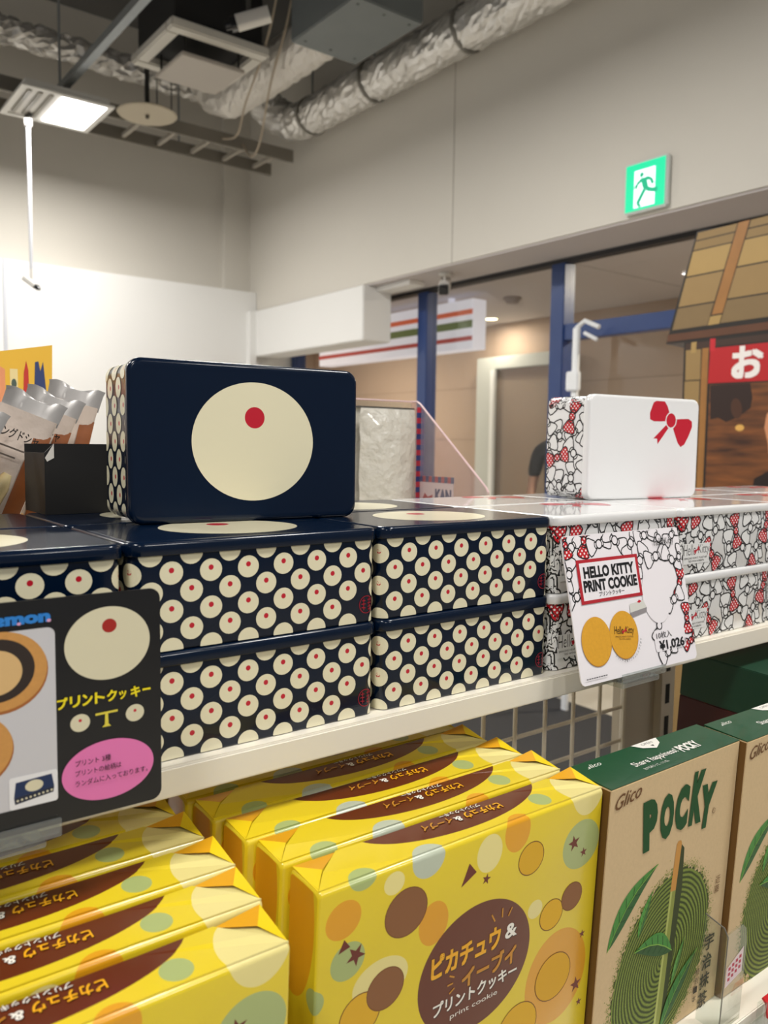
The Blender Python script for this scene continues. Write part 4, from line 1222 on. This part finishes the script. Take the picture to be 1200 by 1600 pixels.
duct('foil_duct', 'crumpled silver foil pipe along the back of the ceiling', [(.2, 5.05, 2.66), (2.3, 5.05, 2.62)], .075, foil, jitter=.014, n=14)
duct('foil_duct', 'silver duct end at the top edge above the grey box duct', [(2.36, 2.2, 2.64), (2.36, 2.98, 2.64)], .10, foil)
duct('foil_duct', 'crumpled foil duct at the top left corner', [(.2, 4.2, 2.52), (1.15, 4.2, 2.75), (2.0, 4.2, 2.83)], .07, foil, jitter=.015, n=14)
bxd = thing('box_duct', 'grey sheet metal box duct near the top edge', 'duct', (2.07, 2.98, 2.2))
MB().box(-.20, .20, -.27, .29, 0, .36, duct_d).build('casing', bxd, bevel=.006)
for i in range(6): MB().lathe([(.008, -.002), (.008, .004)], M('bolt', '#5c6061', .5, metal=.5), 10, (-.15 + (i % 3) * .15, -.22 + (i // 3) * .45, 0)).build('bolt', bxd)
for sy in (-.2, .2): MB().tube([(.1, sy, .36), (.1, sy, CEIL_Z - 2.2)], .008, galv, 6).build('hanger', bxd)

ac = thing('ceiling_air_unit', 'white cassette air conditioner hanging from the ceiling', 'air conditioner', (1.60, 3.75, 2.2))
acm = M('unit_white', '#d6d2c9', .5); acd = M('unit_dark', '#1c1b1b', .7)
o_, i_ = .27, .20
for a in ((-o_, o_, -o_, -i_), (-o_, o_, i_, o_), (-o_, -i_, -i_, i_), (i_, o_, -i_, i_)): MB().box(a[0], a[1], a[2], a[3], 0, .05, acm).build('frame', ac, bevel=.008)
MB().box(-.24, .24, -.24, .24, .05, .34, acd).build('casing', ac)
MB().box(-.20, .20, -.20, .20, .04, .0499, acd).build('air_slot', ac)
MB().box(-.175, .175, -.175, .175, -.075, -.055, M('unit_panel', '#b5aea5', .55)).build('drop_panel', ac, bevel=.004)
for sx_, sy_ in ((-.15, -.15), (.15, -.15), (-.15, .15), (.15, .15)): MB().tube([(sx_, sy_, -.056), (sx_, sy_, .045)], .006, acd, 8).build('hanger_rod', ac)
for sx_ in (-.2, .2): MB().tube([(sx_, 0, .34), (sx_, 0, CEIL_Z - 2.2)], .008, galv, 6).build('hanger_rod', ac)

# ladder rack for cables
lr = thing('cable_ladder', 'grey ladder rack carrying cables along the back wall', 'cable rack', (0, 4.77, 2.15))
rm_ = M('rack_grey', '#857f75', .55, metal=.3)
for sy in (-.17, .17): MB().box(-.6, 2.68 + (.0 if sy < 0 else .02), sy - .012, sy + .012, -.03, .05, rm_).build('rail', lr)
rg = MB().box(-.012, .012, -.158, .158, -.012, .012, M('rung_grey', '#a39c90', .5)).mesh('rung')
for i in range(14): obj('rung', rg, lr, (-.5 + i * .235, 0, 0))
for x in (.3, 2.0): MB().tube([(x, .17, .05), (x, .17, CEIL_Z - 2.15)], .006, galv, 6).build('hanger', lr)
stt = thing('ceiling_strut', 'grey metal strut channel above the square ceiling lamp', 'strut', (1.07, 3.9, 2.10))
MB().box(-.02, .02, -1.6, .62, .0, .04, galv).build('channel', stt)
for y in (-1.4, .5): MB().tube([(0, y, .04), (0, y, CEIL_Z - 2.10)], .007, galv, 6).build('hanger', stt)

lamp_h = M('lamp_housing', '#dcdad4', .5); lamp_e = M('lamp_diffuser', '#ffffff', .5, emit=6.0); louv = M('lamp_louvre', '#8f8b82', .45)
def ceiling_lamp(loc, label):
    t = thing('ceiling_lamp', label, 'ceiling lamp', loc, group='square ceiling lamps')
    h = .24
    MB().box(-h + .02, h - .02, -h + .02, h - .02, .012, .05, lamp_h).build('housing', t, bevel=.006)
    for a in ((-h, h, -h, -h + .03), (-h, h, h - .03, h), (-h, -h + .03, -h + .03, h - .03), (h - .03, h, -h + .03, h - .03)): MB().box(*a, 0, .012, lamp_h).build('rim', t)
    MB().box(-.02, h - .035, -h + .035, h - .035, .004, .011, lamp_e).build('diffuser', t)
    for i in range(3): MB().box(-h + .045 + i * .055, -h + .065 + i * .055, -h + .06, h - .06, .0, .011, louv).build('louvre', t)
    MB().tube([(0, 0, .05), (0, 0, .1)], .02, galv, 8).build('mount', t)
    area_light('lamp_light', (0, 0, -.02), .42, LAMP_W, t)
    return t
ceiling_lamp((1.045, 4.38, 2.0), 'square white ceiling lamp with one lit half at the upper left')
for x in (-1.2, 1.045):
    for y in ((1.9, -.7, -3.2) if x > 0 else (4.38, 1.9, -.7, -3.2)):
        t = ceiling_lamp((x, y, 2.0), 'square white ceiling lamp outside the picture')
        MB().tube([(0, 0, .1), (0, 0, CEIL_Z - 2.0)], .008, galv, 6).build('hanger', t)

ds = thing('ceiling_disc', 'round cream disc hanging on a dark rod from the ceiling', 'ceiling disc', (1.56, 4.38, 2.1))
dcm = M('disc_cream', '#b9ae98', .5)
MB().lathe([(.165, 0), (.172, .006), (.165, .012), (.05, .03), (.02, .04)], dcm, 40).build('disc', ds, True)
MB().lathe([(.004, -.02), (.010, -.018), (.012, .0)], M('disc_knob', '#4c4740', .5), 14).build('knob', ds, True)
MB().tube([(0, 0, .03), (0, 0, CEIL_Z - 2.1)], .014, M('rod_dark', '#33322f', .6), 10).build('rod', ds)
MB().tube([(.06, 0, .02), (.06, 0, .22), (.15, 0, .22), (.15, 0, .01)], .004, M('rod_dark'), 6).build('bracket', ds)

cw = M('camera_white', '#d9d6d0', .4); cbk = M('camera_black', '#15161c', .25, coat=.5)
def sec_camera(label, loc, aim, L_, mount):
    t = thing('security_camera', label, 'camera', loc)
    d = Vector(aim).normalized(); z = Vector((0, 0, 1)); s_ = d.cross(z).normalized(); u_ = s_.cross(d)
    def slab(a, b, w, h):
        return [[d * a + s_ * x * w + u_ * y * h for x, y in rrect(2, 2, .35, 3)], [d * b + s_ * x * w + u_ * y * h for x, y in rrect(2, 2, .35, 3)]]
    k = L_ / .18
    mb = MB(); mb.loft(slab(-.09 * k, .05 * k, .027 * k, .027 * k), cw); mb.build('body', t, True)
    mb = MB(); mb.loft(slab(.05 * k, .075 * k, .024 * k, .024 * k), cbk); mb.build('lens_hood', t, True)
    MB().tube([d * .074 * k, d * .098 * k], .017 * k, cbk, 16).build('lens', t, True)
    mount(t)
    return t
def m_up(h):
    return lambda t: MB().tube([(0, 0, .02), (0, 0, h)], .011, M('camera_stem', '#4b4945', .5), 8).build('mount_stem', t)
sec_camera('white box camera with dark lens at the top edge', (1.43, 2.89, 2.03), (-.135, .097, -.05), .19, m_up(CEIL_Z - 2.03))
def m_pole(t):
    MB().tube([(0, 0, .01), (0, 0, .10)], .010, cw, 10).build('bracket', t)
    MB().tube([(.0, 0, .08), (.0, 0, .86)], .010, M('pole_white', '#c4c6cc', .35), 12).build('pole', t, True)
    MB().tube([(.0, 0, .86), (.0, 0, .97)], .02, M('camera_stem'), 10).build('clamp', t)
sec_camera('small white camera at the end of a long white ceiling pole', (.938, 4.55, 1.08), (.55, -.55, -.55), .11, m_pole)
def m_soff(t):
    MB().lathe([(.035, .062), (.038, .078), (.03, .0799)], cw, 20).build('mount_base', t, True)
    MB().tube([(0, 0, 0), (0, 0, .07)], .009, cw, 8).build('mount_stem', t)
sec_camera('white camera under the beam next to the blue window post', (2.90, 3.24, 1.12), (-.75, -.75, -.45), .21, m_soff)

cbm = M('cable_beige', '#a89a86', .6)
def cable(label, pts):
    t = thing('ceiling_cable', label, 'cable', pts[0]); P = [Vector(q) - Vector(pts[0]) for q in pts]
    fine = []
    for i in range(len(P) - 1):
        p0, p1, p2, p3 = P[max(i - 1, 0)], P[i], P[i + 1], P[min(i + 2, len(P) - 1)]
        for k in range(6):
            t_ = k / 6
            fine.append(.5 * ((2 * p1) + (p2 - p0) * t_ + (2 * p0 - 5 * p1 + 4 * p2 - p3) * t_ ** 2 + (3 * p1 - p0 - 3 * p2 + p3) * t_ ** 3))
    fine.append(P[-1])
    MB().tube(fine, .006, cbm, 8).build('cord', t, True)
cable('beige cable loop hanging in front of the pale foil duct', [(1.83, 3.2, 3.05), (1.82, 3.3, 2.5), (1.85, 3.5, 2.25), (1.95, 3.9, 2.12), (2.05, 4.2, 2.05), (2.15, 4.6, 2.16)])
cable('longer beige cable loop reaching the ladder rack', [(1.93, 3.25, 3.05), (1.92, 3.35, 2.45), (2.0, 3.7, 2.18), (2.15, 4.1, 2.0), (2.25, 4.4, 2.02), (2.3, 4.62, 2.18)])

# ------------------------------------------------------------------ corridor things
fs = thing('striped_sign', 'white shop fascia with orange, green and red stripes outside the glass', 'sign', (4.2, 5.0, .96))
fw_ = M('fascia_white', '#e6e4ee', .4, emit=.35)
MB().box(0, .15, -.62, 1.6, 0, .39, fw_).build('fascia_box', fs, bevel=.004)
MB().box(.06, .10, -.3, -.26, .39, .44, fw_).build('hanger', fs); MB().box(.06, .10, 1.0, 1.04, .39, .44, fw_).build('hanger', fs)
for (z0, z1, c) in ((.27, .31, '#d9623a'), (.165, .225, '#5f6f3a'), (.065, .10, '#b0342e')):
    MB().box(-.002, 0, -.62, 1.6, z0, z1, M('stripe' + c, c, .4, emit=.25)).build('stripe', fs)
dl_e = M('downlight_glow', '#ffe9b0', .5, emit=9.0)
for k, (x, y) in enumerate(((5.3, 5.29), (4.3, 6.9), (4.3, 1.75), (4.3, .3))):  # the first hangs by the door; the rest are added to light the corridor
    t = thing('downlight', ('round warm downlight in the corridor ceiling above the glazed door' if k == 0 else ('', 'added corridor downlight beyond the striped fascia', 'added corridor downlight behind the stall board', 'added corridor downlight nearest the camera, out of frame')[k]), 'downlight', (x, y, 1.4))
    MB().lathe([(.075, -.004), (.080, 0), (.06, .0)], dm, 24).build('ring', t, True)
    MB().lathe([(.055, -.006), (.055, -.003)], dl_e, 24).build('bulb', t)
    area_light('downlight_light', (0, 0, -.03), .12, CORRIDOR_W * (.22 if k == 0 else 1.3), t, (1, .86, .68))
sd = thing('smoke_detector', 'round grey smoke detector on the corridor ceiling', 'detector', (4.62, 4.36, 1.4))
MB().lathe([(.03, -.05), (.05, -.045), (.06, -.02), (.075, -.015), (.075, 0)], M('detector_grey', '#a39a98', .6), 24).build('housing', sd, True)
wp = thing('door_closer_post', 'white metal post with latch arm beside the blue window frame', 'post', (3.0, 2.33, FLOOR_Z))
wpm = M('post_white', '#eef0f2', .3, coat=.5)
MB().box(-.012, .012, -.018, .018, 0, 2.0, wpm).build('post', wp, bevel=.004)
MB().tube([(0, 0, 2.0), (0, -.05, 2.03), (0, -.14, 1.99)], .012, wpm, 8).build('latch_arm', wp)
MB().tube([(0, -.05, 1.97), (0, -.13, 1.93)], .010, wpm, 8).build('latch_arm', wp)
MB().box(-.03, .0, -.04, .04, 1.68, 1.78, wpm).build('latch_box', wp, bevel=.006)
MB().box(-.03, .0, -.02, .05, 1.55, 1.63, wpm).build('latch_box', wp, bevel=.006)

# a person walking in the corridor, mostly hidden behind the upright white tin
def person(loc, rz):
    t = thing('person', 'person in dark clothes in the corridor half hidden by the white tin', 'person', loc, (0, 0, rz))
    def skin(name, verts, edges, rad, mat, root=0):
        me = bpy.data.meshes.new(name); me.from_pydata(verts, edges, [])
        o = obj(name, me, t)
        md = o.modifiers.new('skin', 'SKIN'); md.use_smooth_shade = True
        for i, r_ in enumerate(rad): me.skin_vertices[0].data[i].radius = (r_, r_ * .85)
        me.skin_vertices[0].data[root].use_root = True
        ss = o.modifiers.new('sub', 'SUBSURF'); ss.levels = 2; ss.render_levels = 2
        me.materials.append(mat)
        return o
    sk = M('skin_tone', '#b98a72', .55); cl = M('dark_clothes', '#1c1c22', .8); hr = M('hair_dark', '#17120f', .6)
    V = [(0, 0, .92), (0, 0, 1.08), (0, 0, 1.28), (0, 0, 1.40), (0, 0, 1.47), (0, .01, 1.55), (0, 0, 1.64),
         (.18, 0, 1.36), (.24, .02, 1.10), (.26, -.08, .88), (.27, -.11, .80), (-.18, 0, 1.36), (-.24, .02, 1.10), (-.26, -.06, .86), (-.27, -.08, .78),
         (.10, 0, .86), (.11, -.01, .48), (.11, .02, .08), (.11, -.14, .04), (-.10, 0, .86), (-.11, .05, .48), (-.11, .10, .08), (-.11, -.05, .04)]
    Ed = [(0, 1), (1, 2), (2, 3), (3, 4), (4, 5), (5, 6), (3, 7), (7, 8), (8, 9), (9, 10), (3, 11), (11, 12), (12, 13), (13, 14), (0, 15), (15, 16), (16, 17), (17, 18), (0, 19), (19, 20), (20, 21), (21, 22)]
    rad = [.14, .13, .15, .10, .055, .085, .075, .065, .045, .032, .036, .065, .045, .032, .036, .10, .06, .042, .04, .10, .06, .042, .04]
    skin('body', V, Ed, rad, sk)
    skin('shirt', [(0, 0, .90), (0, 0, 1.08), (0, 0, 1.28), (0, 0, 1.40), (.19, 0, 1.36), (.235, .015, 1.14), (-.19, 0, 1.36), (-.235, .015, 1.14)], [(0, 1), (1, 2), (2, 3), (3, 4), (4, 5), (3, 6), (6, 7)], [.16, .15, .168, .115, .08, .06, .08, .06], cl)
    skin('trousers', [(0, 0, .95), (.10, 0, .86), (.11, -.01, .48), (.11, .02, .10), (-.10, 0, .86), (-.11, .05, .48), (-.11, .10, .10)], [(0, 1), (1, 2), (2, 3), (0, 4), (4, 5), (5, 6)], [.155, .115, .075, .06, .115, .075, .06], cl)
    skin('hair', [(0, .03, 1.57), (0, .035, 1.64), (0, .0, 1.70)], [(0, 1), (1, 2)], [.075, .09, .06], hr)
    for sgn in (-1, 1):
        MB().lathe([(.004, -.006), (.009, 0), (.004, .006)], hr, 10, (.03 * sgn, -.085, 1.575)).build('eye', t, True)
        MB().lathe([(.008, -.02), (.016, 0), (.008, .02)], sk, 10, (.088 * sgn, .01, 1.565)).build('ear', t, True)
        for i in range(5):
            x = .27 * sgn + (i - 2) * .016; y0 = -.11 if sgn > 0 else -.08
            MB().tube([(x, y0, .79 if sgn > 0 else .77), (x, y0 - .012, .75 if sgn > 0 else .73), (x + .002, y0 - .004, .72 + .006 * abs(2 - i))], [.009, .008, .006], sk, 8).build('finger', t, True)
    MB().tube([(0, -.085, 1.575), (0, -.108, 1.535), (0, -.09, 1.53)], [.008, .012, .006], sk, 8).build('nose', t, True)
    MB().tube([(-.022, -.088, 1.505), (0, -.094, 1.502), (.022, -.088, 1.505)], [.004, .006, .004], M('lips', '#8a4f48', .5), 8).build('mouth', t, True)
    return t
person((4.55, 3.71, FLOOR_Z), R(-60))
